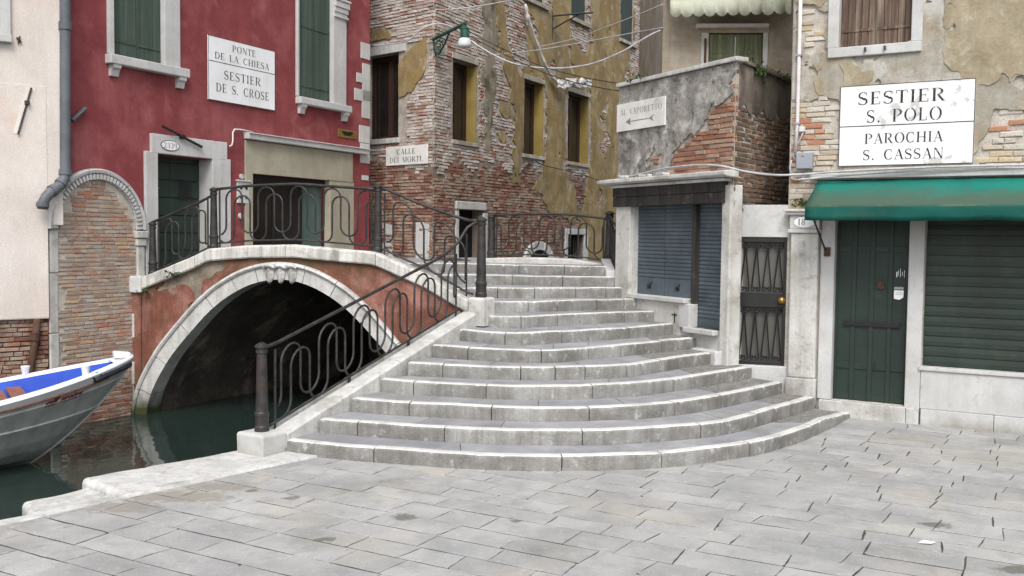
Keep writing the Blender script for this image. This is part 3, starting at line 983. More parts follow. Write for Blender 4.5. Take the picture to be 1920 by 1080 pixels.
# left-hand stringer that carries the railing
FA, FB = V2(-2.37, 10.36), V2(-.44, 13.57)
FD = (FB - FA).normalized()
FN = Vector((-FD.y, FD.x))
def flank(t, w, z):
    p = FA + FD * t + FN * w
    return Vector((p.x, p.y, z))
zs_ = lambda t: .225 + .290 * t
for (t0, t1) in ((0.0, 1.95), (1.962, 3.72)):
    mb = MB()
    sec = [(-.005, -.5), (-.005, -.025), (.02, 0), (.20, .005), (.215, -.03), (.27, -.03), (.285, .012), (.345, .012), (.36, -.01), (.36, -.5)]
    vs = []
    k = 10
    for r in range(k + 1):
        t = t0 + (t1 - t0) * r / k
        for w, dz in sec:
            zz = zs_(t) + dz + .004 * nz(t * 3, w * 20, 4)
            vs.append(tuple(flank(t, w, zz if dz > -.4 else zs_(t) - .42)))
    n = len(sec)
    fs = []
    for r in range(k):
        for j in range(n):
            j2 = (j + 1) % n
            fs.append((r * n + j, r * n + j2, (r + 1) * n + j2, (r + 1) * n + j))
    fs += [tuple(range(n - 1, -1, -1)), tuple(k * n + j for j in range(n))]
    mb.add(vs, fs)
    mb.build('sloping_kerb_stone', istrian, stairs)
fw = MB()
vs = []
for t in (-.35, 3.9):
    for w in (.0, .34):
        vs += [tuple(flank(t, w, max(-.02, zs_(t) - .3))), tuple(flank(t, w, -1.6))]
fw.add(vs, [(0, 1, 5, 4), (2, 6, 7, 3), (0, 4, 6, 2), (0, 2, 3, 1), (4, 5, 7, 6)])
fw.build('flank_wall', quaymat, stairs)
rough_slab('post_block', [flank(-.335, .0, 0).xy, flank(-.01, .0, 0).xy, flank(-.01, .38, 0).xy, flank(-.335, .38, 0).xy], -.05, .25, whitestone, stairs, seg=.08, rnd=.03, amp=.01, seed=8)
rough_slab('post_block', [flank(3.64, -.14, 0).xy, flank(3.90, -.14, 0).xy, flank(3.90, .12, 0).xy, flank(3.64, .12, 0).xy], 1.1, 1.49, pillarstone, stairs, seg=.08, rnd=.03, amp=.01, seed=9)
# stone skirting along the shop side
for (t0, t1, z0, z1, o) in ((1.98, 2.5, .5, .80, .16),):
    mb = MB()
    mb.wbox(VLW, t0, t1, z0, z1, -.05, o)
    mb.build('skirting_stone', whitestone, stairs, bevel=.015)

# ------------------------------------------------------------------ bridge
bridge = thing('arched_bridge', 'single arch stone bridge with terracotta plaster face over the canal', 'bridge', BRG.P(2.5, -.45))
HALF = [(-.45, 2.52), (-.01, 2.41), (.49, 2.12), (.80, 1.87), (1.11, 1.58), (1.33, 1.36), (1.52, 1.13), (1.68, .87), (1.80, .62), (1.87, .40), (1.91, .18), (1.92, 0.0)]
UC = 2.52
outer = [(UC - w, z) for z, w in HALF] + [(UC + w, z) for z, w in reversed(HALF[:-1])]
outer = [Vector((u, z)) for u, z in outer]
outer = [Vector((outer[0].x - .04, -1.0))] + outer + [Vector((outer[-1].x + .04, -1.0))]
OUT = smooth(resample(catmull(outer, 6), 141), 8)
def off_curve(C, d):
    res = []
    for i in range(len(C)):
        t = (C[min(len(C) - 1, i + 1)] - C[max(0, i - 1)]).normalized()
        res.append(C[i] + Vector((t.y, -t.x)) * d)
    return res
INN = off_curve(OUT, .25)
MID = off_curve(OUT, .055)
def arch_top(u):
    """height of the extrados at u, or far below outside it"""
    best = None
    for i in range(len(OUT) - 1):
        a, b = OUT[i], OUT[i + 1]
        if min(a.x, b.x) <= u <= max(a.x, b.x) and abs(b.x - a.x) > 1e-9:
            z = a.y + (b.y - a.y) * (u - a.x) / (b.x - a.x)
            best = z if best is None else max(best, z)
    return -9 if best is None else best
COPE = [(-.15, 1.62), (.21, 1.655), (1.09, 1.985), (1.34, 2.10), (1.94, 2.155), (2.72, 2.18), (3.99, 2.095), (4.77, 1.785), (5.36, 1.47), (5.65, 1.40)]
def cope(u):
    for (a, za), (b, zb) in zip(COPE[:-1], COPE[1:]):
        if a <= u <= b:
            return za + (zb - za) * (u - a) / (b - a)
    return COPE[0][1] if u < 0 else COPE[-1][1]
mb = MB()
us = [-.12 + i * .06 for i in range(96)]
for a, b in zip(us[:-1], us[1:]):
    za, zb = max(-1.2, arch_top(a)), max(-1.2, arch_top(b))
    mb.add([BRG.P(a, za, -.03), BRG.P(b, zb, -.03), BRG.P(b, cope(b) - .1, -.03), BRG.P(a, cope(a) - .1, -.03)], [(0, 1, 2, 3)])
mb.build('face_wall', mortar, bridge)
lossp = [BRG.uz(*p) for p in [(292, 545), (330, 505), (385, 492), (425, 480), (418, 505), (385, 522), (375, 560), (352, 585), (362, 545), (345, 532), (315, 540)]]
def bfield(u, z):
    d = min(cope(u) - .12 - z, u + .11, 5.62 - u, z + 1.15)
    d = min(d, z - arch_top(u) if arch_top(u) > -5 else 1)
    p = poly_dist(u, z, lossp) + .05 * nz(u * 7, z * 7, 3)
    return min(d, -p)
sheet(BRG, bridge, bfield, -.12, 5.66, -1.2, 2.2, .045, bridgepl, .0, .006, 'face_plaster', 5)
pt = MB()
pt.wbox(BRG, -.10, .17, -1.2, 1.42, 0, .03)
pt.build('end_pilaster', bridgepl, bridge)
# coping stones
def cope_stone(u0, u1, parent):
    mb = MB()
    k = max(3, int((u1 - u0) / .1))
    sec = [(-.30, -.02), (-.30, -.19), (.05, -.19), (.065, -.17), (.065, -.03), (.045, -.008), (-.02, 0)]
    vs = []
    for r in range(k + 1):
        u = u0 + (u1 - u0) * r / k
        for o, dz in sec:
            vs.append(BRG.P(u, cope(u) + dz + .004 * nz(u * 4, o * 9, 2), o + .004 * nz(u * 5, dz * 9, 6)))
    n = len(sec)
    fs = []
    for r in range(k):
        for j in range(n):
            j2 = (j + 1) % n
            fs.append((r * n + j, r * n + j2, (r + 1) * n + j2, (r + 1) * n + j))
    fs += [tuple(range(n - 1, -1, -1)), tuple(k * n + j for j in range(n))]
    mb.add(vs, fs)
    return mb.build('coping_stone', copem, parent)
copem = mat('grimy_coping_stone', [lin(206, 204, 198), lin(184, 182, 175)], 4, .85, .35, 45, patch=[(lin(112, 110, 104), 3, .54, .72, .6)], streak=(lin(104, 102, 96), .7, 16), grain=.18)
for a, b in ((.215, 1.12), (1.128, 2.62), (2.628, 4.02), (4.03, 5.40)):
    cope_stone(a, b, bridge)
mb = MB()
mb.wbox(BRG, -.14, .205, 1.41, 1.665, -.2, .075)
mb.build('coping_stone', whitestone, bridge, bevel=.02)
# arch ring, one object for each voussoir
NV = [4, 16, 26, 37, 47, 56, 63, 77, 86, 97, 107, 118, 136]
for a, b in zip(NV[:-1], NV[1:]):
    mb = MB()
    rs = random.Random(a)
    dv = rs.uniform(-.006, .006)
    idx = list(range(a, b + 1))
    def ring(C, o, dd=0.0):
        out_ = []
        for r, i in enumerate(idx):
            p = C[i]
            if r == 0:
                p = p + (C[i + 1] - C[i]).normalized() * .006
            if r == len(idx) - 1:
                p = p - (C[i] - C[i - 1]).normalized() * .006
            out_.append(BRG.P(p.x, p.y, o + dv))
        return out_
    lines = [ring(INN, -.30), ring(INN, .035), ring(MID, .04), ring(MID, .065), ring(off_curve(OUT, .03), .085), ring(off_curve(OUT, -.005), .07), ring(off_curve(OUT, -.005), -.05)]
    n = len(lines)
    vs = []
    for r in range(len(idx)):
        for l_ in lines:
            vs.append(l_[r])
    fs = []
    for r in range(len(idx) - 1):
        for j in range(n):
            j2 = (j + 1) % n
            fs.append((r * n + j, (r + 1) * n + j, (r + 1) * n + j2, r * n + j2))
    fs += [tuple(range(n)), tuple((len(idx) - 1) * n + j for j in range(n - 1, -1, -1))]
    mb.add(vs, [tuple(reversed(f)) for f in fs])
    mb.build('voussoir', istrian, bridge)
# carved crest on the crown
kb = MB()
for c_u in (2.36, 2.54, 2.72):
    prof = [(0, .0), (.035, .03), (.06, .09), (.075, .16), (.07, .22), (.045, .26)]
    for i in range(len(prof) - 1):
        w0, z0 = prof[i]
        w1, z1 = prof[i + 1]
        for sgn in (-1, 1):
            kb.add([BRG.P(c_u, 1.60 + z0, .11 if i else .05), BRG.P(c_u + sgn * w0, 1.60 + z0, .05), BRG.P(c_u + sgn * w1, 1.60 + z1, .05), BRG.P(c_u, 1.60 + z1, .13)], [(0, 1, 2, 3)])
    kb.tube([BRG.P(c_u - .08, 1.84, .08), BRG.P(c_u - .03, 1.87, .11), BRG.P(c_u + .03, 1.87, .11), BRG.P(c_u + .08, 1.84, .08)], .028, 6)
kb.build('carved_crest', istrian, bridge)
# barrel of the arch
mb = MB()
can = Vector((970, 1850, 0)).normalized() * 4.6
k = len(INN)
I2 = off_curve(INN, -.03)
front = [BRG.P(p.x, p.y, -.28) for p in I2]
vs = list(front) + [p + can for p in front]
fs = [(i, i + 1, k + i + 1, k + i) for i in range(k - 1)]
mb.add(vs, fs)
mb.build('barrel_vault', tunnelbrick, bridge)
mb = MB()
bk = Wall((front[0] + can).xy, BRG.D)
for i in range(20, k - 21):
    a, b = OUT[i], OUT[i + 1]
    mb.add([BRG.P(a.x, a.y, -.28) + can, BRG.P(b.x, b.y, -.28) + can, BRG.P(b.x, 1.84, -.28) + can, BRG.P(a.x, 1.84, -.28) + can], [(0, 1, 2, 3)])
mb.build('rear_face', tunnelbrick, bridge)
# deck: landing, sloping part before the red house
mb = MB()
zl = 12 * RISE
land = [LINE[12][i] + inward(LINE[12], i) * .10 for i in range(0, NS, 4)]
rear = [V2(1.78, 17.3), V2(.7, 17.65), V2(-.35, 18.0), V2(-.3, 22.6), V2(-2.2, 23.5), V2(-3.8, 22.2), V2(-3.06, 20.2), V2(-4.4, 17.7), V2(-3.75, 14.75), V2(-2.6, 14.45)]
pts = land + rear
n = len(pts)
mb.add([(p.x, p.y, zl - .003) for p in pts] + [(p.x, p.y, zl - .11) for p in pts], [tuple(range(n - 1, -1, -1))] + [(i, (i + 1) % n, (i + 1) % n + n, i + n) for i in range(n)])
mb.f[0] = tuple(reversed(mb.f[0]))
mb.build('landing', tread, bridge)
mb = MB()
a, b, c, d = (-5.75, 15.25, 1.5), (-3.75, 14.75, zl - .003), (-4.4, 17.7, zl - .003), (-5.2, 16.2, 1.55)
mb.add([a, b, c, d], [(0, 1, 2, 3)])
mb.build('deck_slope', tread, bridge)
# rear coping and the stone at the right-hand end of the upper steps
mb = MB()
RA, RB = Vector((-.42, 18.0)), Vector((1.72, 17.25))
RWALL = Wall(RA, RB - RA)
RL = (RB - RA).length
k = 14
sec = [(-.25, -.3), (-.25, .05), (.2, .05), (.22, .03), (.22, -.3)]
vs = []
for r in range(k + 1):
    u = RL * r / k
    bow = .05 * sin(pi * (.15 + .85 * r / k)) - .05 * max(0, r / k - .7) / .3
    for o, dz in sec:
        vs.append(RWALL.P(u, zl + (dz + bow if dz > 0 else dz), o))
n = len(sec)
fs = []
for r in range(k):
    for j in range(n):
        j2 = (j + 1) % n
        fs.append((r * n + j, (r + 1) * n + j, (r + 1) * n + j2, r * n + j2))
fs += [tuple(range(n)), tuple(k * n + j for j in range(n - 1, -1, -1))]
mb.add(vs, [tuple(reversed(f)) for f in fs])
mb.build('rear_coping', istrian, bridge)
mb = MB()
mb.add([(1.52, 16.9, 1.7), (1.50, 15.78, 1.5), (1.80, 15.7, 1.5), (1.86, 16.9, 1.7), (1.52, 16.9, 1.97), (1.50, 15.78, 1.80), (1.80, 15.7, 1.80), (1.86, 16.9, 1.97)],
       [(0, 1, 2, 3), (4, 7, 6, 5), (0, 4, 5, 1), (1, 5, 6, 2), (2, 6, 7, 3), (3, 7, 4, 0)])
mb.build('side_coping', whitestone, bridge, bevel=.015)

# ------------------------------------------------------------------ railings
def newel(parent, p, h, r=.055):
    mb = MB()
    prof = [(r * 1.25, 0), (r * 1.25, .05), (r * 1.12, .07), (r * 1.15, .16), (r * 1.25, .175), (r * 1.25, .2), (r * 1.05, .215), (r * .82, h - .09), (r * 1.0, h - .085), (r * 1.0, h - .06), (r * .85, h - .055), (r * .85, h - .035), (r * 1.15, h - .03), (r * 1.15, h - .01), (r * .7, h + .012), (r * .25, h + .025)]
    mb.lathe(p, prof, 28, .10, (.22, h - .095))
    mb.build('newel_post', iron, parent, smooth=False)
def meander(s0, s1, y0, y1, period, phase):
    """points of a looping bar: straight uprights joined by half circles"""
    R = period / 4
    pts = []
    x = s0 + phase
    up = True
    ok = lambda a: s0 <= a <= s1
    while x < s1 + period:
        a, b = (y0 + R, y1 - R) if up else (y1 - R, y0 + R)
        for t in (0, .33, .66, 1):
            pts.append((x, a + (b - a) * t))
        for j in range(1, 8):
            q_ = pi * j / 8
            if up:
                pts.append((x + R - R * cos(q_), y1 - R + R * sin(q_)))
            else:
                pts.append((x + R - R * cos(q_), y0 + R - R * sin(q_)))
        x += period / 2
        up = not up
    return [p for p in pts if ok(p[0])]
def rail_panel(parent, A, B, zb, h, period, ph=0.0, top_pts=None, end_bars=True, wave=True, r=.0138, bot=True):
    A, B = Vector(A), Vector(B)
    L = (B - A).length
    d = (B - A) / L
    at = lambda s, z: Vector((A.x + d.x * s, A.y + d.y * s, z))
    k = 16
    hr = top_pts or [at(L * i / k, zb(L * i / k) + h) for i in range(k + 1)]
    mb = MB()
    mb.tube(hr, .021, 8)
    mb.build('handrail', iron, parent, smooth=True)
    if bot:
        mb = MB()
        mb.tube([at(L * i / k, zb(L * i / k) + .05) for i in range(k + 1)], .015, 6)
        mb.build('bottom_rail', iron, parent, smooth=True)
    if end_bars:
        for s in (.10, L - .10):
            mb = MB()
            mb.tube([at(s, zb(s) - .03), at(s, zb(s) + h)], .014, 6)
            mb.build('upright_bar', iron, parent)
    if wave:
        s0, s1 = .11, L - .11
        for (y0, y1, phs) in ((.19 * h, .965 * h, ph - period), (.055 * h, .84 * h, ph - period * .75)):
            pts = meander(s0, s1, y0, y1, period, phs)
            if len(pts) < 3:
                continue
            mb = MB()
            mb.tube([at(s, zb(s) + y) for s, y in pts], r, 6)
            mb.build('looped_bar', iron, parent, smooth=True)
OC = -.11
front_rail = thing('iron_railing', 'looped wrought iron railing along the crest of the arched bridge', 'railing', BRG.P(2.5, 2.0, OC), 'bridge railings')
NU = [.29, 1.345, 3.99]
for u, h in zip(NU, (.80, .90, .95)):
    newel(front_rail, BRG.P(u, cope(u) - .01, OC), h)
bp = lambda u: BRG.P(u, 0, OC).xy
rail_panel(front_rail, bp(NU[0]), bp(NU[1]), lambda s: cope(NU[0] + s) + .0, .80, .46, .0)
rail_panel(front_rail, bp(NU[1]), bp(NU[2]), lambda s: cope(NU[1] + s) + .02, .86, .53, .10)
UPP = flank(3.765, -.005, 1.49)
e3 = BRG.P(5.42, 0, OC)
def z3(s):
    return cope(min(5.4, NU[2] + s)) + .01
tp = [BRG.P(NU[2], 2.99, OC), BRG.P(NU[2] + .12, 2.98, OC), BRG.P(NU[2] + .22, 2.94, OC), BRG.P(4.7, 2.745, OC), BRG.P(5.2, 2.585, OC), BRG.P(5.36, 2.545, OC), Vector((UPP.x, UPP.y, 2.54))]
rail_panel(front_rail, bp(NU[2]), e3.xy, z3, .86, .62, .12, tp)

flank_rail = thing('iron_railing', 'looped wrought iron railing sloping down the flank of the steps', 'railing', flank(1.8, .2, .7), 'bridge railings')
LOP = flank(-.17, .19, .245)
newel(flank_rail, LOP, .92, .062)
newel(flank_rail, UPP, 1.08, .065)
FW = .245
zf = lambda s: zs_(s - .02) + .0
tp = [Vector((LOP.x, LOP.y, 1.135)), flank(-.02, .235, 1.135)] + [flank(t, FW, zs_(t) + .90) for t in (.12, .8, 1.6, 2.4, 3.0)] + [flank(3.25, .22, zs_(3.25) + .93), flank(3.45, .17, zs_(3.45) + 1.02), flank(3.58, .11, zs_(3.58) + 1.18), flank(3.66, .06, 2.50), Vector((UPP.x, UPP.y, 2.535))]
rail_panel(flank_rail, flank(-.02, FW, 0).xy, flank(3.62, FW, 0).xy, zf, .84, .60, .08, tp)
for t in (1.3, 2.45):
    mb = MB()
    mb.tube([flank(t, FW, zs_(t) - .04), flank(t, FW, zs_(t) + .06)], .02, 6)
    mb.build('foot', iron, flank_rail)

rear_rail = thing('iron_railing', 'looped wrought iron railing before the red brick at the far side of the landing', 'railing', RWALL.P(1.1, zl, 0), 'bridge railings')
zr = lambda s: zl + .05 + .05 * sin(pi * (.15 + .85 * s / RL)) - .05 * max(0, s / RL - .7) / .3
newel(rear_rail, RWALL.P(.04, zl - .02, 0), .86, .068)
newel(rear_rail, RWALL.P(RL - .03, zl - .02, 0), .93, .075)
rail_panel(rear_rail, RWALL.P(.04, 0).xy, RWALL.P(RL - .03, 0).xy, zr, .78, .58, .22)
sA, sB = RWALL.P(RL - .03, 0).xy, Vector((1.66, 15.85))
tp = [Vector((sA.x, sA.y, 2.70)), Vector((sA.x, sA.y - .2, 2.68)), Vector((sA.x - .01, sA.y - .6, 2.60)), Vector((sB.x, sB.y, 2.52))]
rail_panel(rear_rail, sA, sB, lambda s: 1.95 - .12 * s, .68, .5, .1, tp)

# ------------------------------------------------------------------ stencil roman lettering
def _arc(cx, cy, rx, ry, a0, a1, wx, wy, n=14):
    o, i = [], []
    for k in range(n + 1):
        a = radians(a0 + (a1 - a0) * k / n)
        o.append((cx + rx * cos(a), cy + ry * sin(a)))
        i.append((cx + (rx - wx) * cos(a), cy + (ry - wy) * sin(a)))
    return [[o[k], o[k + 1], i[k + 1], i[k]] for k in range(n)]
def _rc(x0, x1, y0, y1):
    return [[(x0, y0), (x1, y0), (x1, y1), (x0, y1)]]
TK, HR, SF = .15, .045, .035
def _stem(x, w=TK, y0=0, y1=1, serif=True):
    r = _rc(x - w / 2, x + w / 2, y0, y1)
    if serif:
        r += _rc(x - w / 2 - .07, x + w / 2 + .07, y0, y0 + SF) + _rc(x - w / 2 - .07, x + w / 2 + .07, y1 - SF, y1)
    return r
def _diag(x0, y0, x1, y1, w):
    return [[(x0 - w / 2, y0), (x0 + w / 2, y0), (x1 + w / 2, y1), (x1 - w / 2, y1)]]
def glyph(ch):
    if ch == 'A': return .82, _diag(.10, 0, .41, 1, HR) + _diag(.72, 0, .41, 1, TK) + _rc(.22, .56, .32, .36) + _rc(0, .22, 0, SF) + _rc(.58, .86, 0, SF)
    if ch == 'C': return .80, _arc(.42, .5, .42, .52, 52, 308, .15, .05) + _rc(.66, .70, .72, .98) + _rc(.66, .70, .04, .26)
    if ch == 'D': return .88, _stem(.17) + _arc(.30, .5, .55, .5, -90, 90, .15, .04)
    if ch == 'E': return .70, _stem(.17) + _rc(.17, .64, 0, HR) + _rc(.17, .62, 1 - HR, 1) + _rc(.17, .50, .5, .54) + _rc(.60, .64, 0, .24) + _rc(.58, .62, .78, 1) + _rc(.47, .50, .40, .64)
    if ch == 'H': return .92, _stem(.17) + _stem(.75) + _rc(.25, .67, .48, .52)
    if ch == 'I': return .36, _stem(.18)
    if ch == 'L': return .68, _stem(.17) + _rc(.17, .62, 0, HR) + _rc(.58, .62, 0, .28)
    if ch == 'M': return 1.06, _stem(.13, HR) + _diag(.52, 0, .17, 1, TK) + _diag(.54, 0, .84, 1, HR) + _stem(.90)
    if ch == 'N': return .90, _stem(.14, HR) + _diag(.74, 0, .18, 1, TK) + _stem(.76, HR)
    if ch == 'O': return .92, _arc(.46, .5, .44, .52, 95, 265, .15, .035) + _arc(.46, .5, .44, .52, -85, 85, .15, .035)
    if ch == 'P': return .76, _stem(.17) + _arc(.34, .73, .38, .27, -90, 90, .14, .04)
    if ch == 'R': return .84, _stem(.17) + _arc(.34, .74, .36, .26, -90, 90, .14, .04) + _diag(.72, 0, .40, .48, TK) + _rc(.62, .84, 0, SF)
    if ch == 'S': return .66, _arc(.32, .74, .29, .27, 40, 255, .11, .05) + _diag(.46, .36, .18, .64, .17) + _arc(.32, .27, .31, .29, -145, 75, .12, .05) + _rc(.53, .57, .74, .98) + _rc(.05, .09, .02, .28)
    if ch == 'T': return .76, _stem(.38, serif=False) + _rc(.03, .73, 1 - HR, 1) + _rc(.03, .07, .76, 1) + _rc(.69, .73, .76, 1) + _rc(.25, .51, 0, SF)
    if ch == 'V': return .82, _diag(.41, 0, .12, 1, TK) + _diag(.43, 0, .72, 1, HR) + _rc(0, .26, 1 - SF, 1) + _rc(.60, .84, 1 - SF, 1)
    if ch == '.': return .30, _rc(.08, .22, 0, .14)
    if ch == '1': return .44, _stem(.22)
    if ch == '2': return .64, _arc(.32, .73, .27, .27, -35, 165, .13, .05) + _diag(.12, .05, .48, .55, .10) + _rc(.06, .60, 0, .10)
    if ch == '3': return .62, _arc(.28, .75, .27, .25, -85, 150, .13, .05) + _arc(.28, .26, .30, .27, -150, 85, .14, .05)
    if ch == '5': return .60, _rc(.10, .16, .5, 1) + _rc(.10, .54, .90, 1) + _arc(.26, .29, .30, .29, -150, 110, .14, .05)
    if ch == '8': return .64, _arc(.32, .75, .24, .25, 0, 360, .11, .05, 20) + _arc(.32, .27, .29, .28, 0, 360, .13, .05, 20)
    if ch == '9': return .64, _arc(.32, .70, .28, .30, 0, 360, .13, .05, 20) + _arc(.30, .42, .30, .42, -110, 0, .12, .05)
    return .62, []
def lettering(W, parent, text, u0, u1, z, h, o, m, ls=.12):
    x = 0
    parts = []
    for ch in text:
        w, ps = glyph(ch)
        if ps:
            parts.append([[(x + a, b) for a, b in p] for p in ps])
        x += w + ls
    x -= ls
    sc = (u1 - u0) / x
    for ps in parts:
        mb = MB()
        for i, p in enumerate(ps):
            oo = o + .0002 * (i % 7)
            mb.add([W.P(u0 + a * sc, z + (b - .5) * h, oo) for a, b in p], [(0, 1, 2, 3)])
        mb.build('letter', m, parent)
def sign(name, label, W, u0, u1, z0, z1, m, lines, divider=None, lm=None, border=True, out=.03, th=.02, cat='sign', arrow=None):
    root = thing(name, label, cat, W.P((u0 + u1) / 2, z0, out), 'painted street name panels')
    mb = MB()
    rs = random.Random(hash(name) % 99 if False else int(u0 * 100))
    mb.wbox(W, u0, u1, z0, z1, out - th, out)
    mb.build('panel', m, root, bevel=.004)
    h, w = z1 - z0, u1 - u0
    lm = lm or letterm
    if border:
        bb = MB()
        b = .009
        for (a, c, d, e) in ((u0, u1, z1 - b, z1), (u0, u1, z0, z0 + b), (u0, u0 + b, z0 + b, z1 - b), (u1 - b, u1, z0 + b, z1 - b)):
            bb.wbox(W, a, c, d, e, out - .001, out + .0015)
        if divider is not None:
            zd = z1 - divider * h
            bb.wbox(W, u0 + b, u1 - b, zd - .006, zd + .006, out - .001, out + .0015)
        bb.build('border', lm, root)
    for (t, a, b_, v, hh) in lines:
        lettering(W, root, t, u0 + a * w, u0 + b_ * w, z1 - v * h, hh * h, out + .002, lm)
    if arrow:
        a, b_, v = arrow
        ab = MB()
        ua, ub, zz = u0 + a * w, u0 + b_ * w, z1 - v * h
        t = .016
        ab.wbox(W, ua + .06, ub - .06, zz - .006, zz + .006, out, out + .002)
        ab.wpoly(W, [(ua, zz), (ua + .14, zz - .055), (ua + .11, zz), (ua + .14, zz + .055)], out, out + .0022)
        ab.wpoly(W, [(ub - .13, zz), (ub, zz - .055), (ub - .05, zz), (ub, zz + .055)], out, out + .0022)
        ab.build('arrow', lm, root)
    return root

def planks(W, parent, u0, u1, z0, z1, o0, o1, n, m, name='plank', seed=0):
    rs = random.Random(seed)
    w = (u1 - u0) / n
    for i in range(n):
        mb = MB()
        mb.wbox(W, u0 + i * w + .003, u0 + (i + 1) * w - .003, z0, z1, o0, o1 + rs.uniform(-.004, .004))
        mb.build(name, m, parent, bevel=.004)
def simple(W, name, parent, m, u0, u1, z0, z1, o0, o1, bevel=.008):
    mb = MB()
    mb.wbox(W, u0, u1, z0, z1, o0, o1)
    return mb.build(name, m, parent, bevel=bevel)
def shutter_leaf(W, parent, u0, u1, z0, z1, o, m, n=3, seed=0, hinge=True):
    leaf = MB()
    leaf.wbox(W, u0, u1, z0, z1, o - .03, o)
    lf = leaf.build('shutter', m, parent)
    planks(W, lf, u0 + .004, u1 - .004, z0 + .005, z1 - .005, o, o + .014, n, m, 'plank', seed)
    for zz in (z0 + .22, z1 - .3, z0 + (z1 - z0) * .55):
        if z0 < zz < z1 and hinge:
            mb = MB()
            mb.wbox(W, u0 + .02, u1 - .03, zz - .018, zz + .018, o + .012, o + .024)
            mb.build('strap_hinge', m, lf)
    return lf

# ------------------------------------------------------------------ red house
red = thing('red_house', 'dark red plastered house with white stone window frames beside the bridge', 'house', RED.P(2, 1.5))
UEND = RED.uz(693, 200)[0]
def avg(*a):
    return sum(a) / len(a)
w1 = (RED.uz(209, 60)[0], RED.uz(306, 60)[0], 4.95, 7.2)
w2 = (RED.uz(557, 100)[0], RED.uz(622, 100)[0], 4.88, 7.3)
dr = (.46, 1.66, 1.45, 3.55)
shp = (2.60, 5.50, 1.5, 3.38)
mb = MB()
wall_shell(mb, RED, -1.2, UEND, -.9, 9.5, [w1, w2, dr, shp], .34)
wall_shell(mb, RED, -1.46, -1.2, -.9, 2.4, [], .34)
mb.build('wall', redpl, red)
mb = MB()
e = RED.P(UEND, 0)
back = e - Vector((RED.N.x, RED.N.y, 0)) * 6
mb.wbox(Wall(RED.P(UEND, 0).xy, (-RED.N.x, -RED.N.y)), .34, 6, -.9, 9.5, -.3, -.0005)
mb.build('side_wall', redpl, red)
def stone_window(W, parent, op, jl, jr, sill_u, sill_z, sill_h, leaf_n, seed):
    u0, u1, z0, z1 = op
    simple(W, 'jamb', parent, whitestone, jl, u0 + .012, z0, z1 + .2, -.1, .05)
    simple(W, 'jamb', parent, whitestone, u1 - .012, jr, z0, z1 + .2, -.16, .05)
    s = simple(W, 'sill', parent, whitestone, sill_u[0], sill_u[1], sill_z, sill_z + sill_h, -.2, .13, .015)
    for uu in (sill_u[0] + .06, sill_u[1] - .20):
        mb = MB()
        mb.wpoly(Wall(W.P(uu, 0).xy, (W.N.x, W.N.y)), [(0, sill_z - .17), (.05, sill_z - .17), (.075, sill_z - .08), (.11, sill_z - .05), (.115, sill_z), (0, sill_z)], -.14, 0)
        mb.build('bracket', whitestone, s)
    m_ = (u0 + u1) / 2
    shutter_leaf(W, parent, u0 + .014, m_ - .004, z0 + .005, z1 - .01, -.05, greenshut, 3, seed)
    shutter_leaf(W, parent, m_ + .004, u1 - .016, z0 + .005, z1 - .01, -.05, greenshut, 3, seed + 1)
ju = lambda px, py: RED.uz(px, py)[0]
stone_window(RED, red, w1, ju(200, 60), ju(334, 60), (ju(197, 120), ju(346, 140)), 4.80, .14, 3, 3)
stone_window(RED, red, w2, ju(554, 100), ju(646, 100), (ju(554, 195), ju(651, 210)), 4.74, .13, 3, 6)
# colonnette capital on the second window's right jamb
zc0 = RED.uz(636, 36)[1]
ca, cb_ = w2[1], ju(646, 100)
for (z0, z1, e, o_) in ((zc0, zc0 + .05, .03, .085), (zc0 + .052, zc0 + .10, .01, .065), (zc0 + .102, zc0 + .20, .03, .08), (zc0 + .202, zc0 + .32, .05, .10), (zc0 + .322, zc0 + .37, .07, .12)):
    simple(RED, 'capital', red, whitestone, ca, cb_ + e, z0, z1, .0, o_, .012)
# door 2339
simple(RED, 'door_jamb', red, whitestone, .24, .48, 1.45, 3.58, -.2, .05)
simple(RED, 'door_jamb', red, whitestone, 1.64, 2.06, 1.45, 3.58, -.30, .05)
mb = MB()
mb.wpoly(RED, [(.36, 3.56), (1.98, 3.56), (1.98, 3.86), (.36, 3.86)], -.25, .052)
mb.build('lintel', whitestone, red, bevel=.01)
dl = MB()
dl.wbox(RED, .44, 1.68, 1.45, 3.58, -.30, -.27)
dlo = dl.build('door', greendoor, red)
zz = 1.47
i = 0
while zz < 3.5:
    for (a, b) in ((.47, .99), (1.0, 1.63)):
        simple(RED, 'board', dlo, greendoor, a, b, zz + .006, zz + .275, -.27, -.245, .008)
    zz += .285
for k in range(8):
    mb = MB()
    uu = 1.20 + k * .035
    mb.tube([RED.P(uu, 2.86, -.23), RED.P(uu, 3.18, -.23)], .007, 5)
    mb.build('grille_bar', blackiron, dlo)
simple(RED, 'letter_slot', dlo, brass, .55, .76, 3.03, 3.055, -.245, -.235, .002)
num = thing('house_number', 'small white oval house number 2339 over the dark green door', 'number plate', RED.P(.72, 3.62, .056))
mb = MB()
c_u, c_z = .72, 3.70
mb.wpoly(RED, [(c_u + .19 * cos(2 * pi * k / 28), c_z + .085 * sin(2 * pi * k / 28)) for k in range(28)], .05, .060)
mb.build('plate', letterm, num)
mb = MB()
mb.wpoly(RED, [(c_u + .178 * cos(2 * pi * k / 28), c_z + .074 * sin(2 * pi * k / 28)) for k in range(28)], .06, .062)
mb.build('enamel', signwhite, num)
lettering(RED, num, '2339', c_u - .14, c_u + .14, c_z, .085, .0635, letterm, .1)
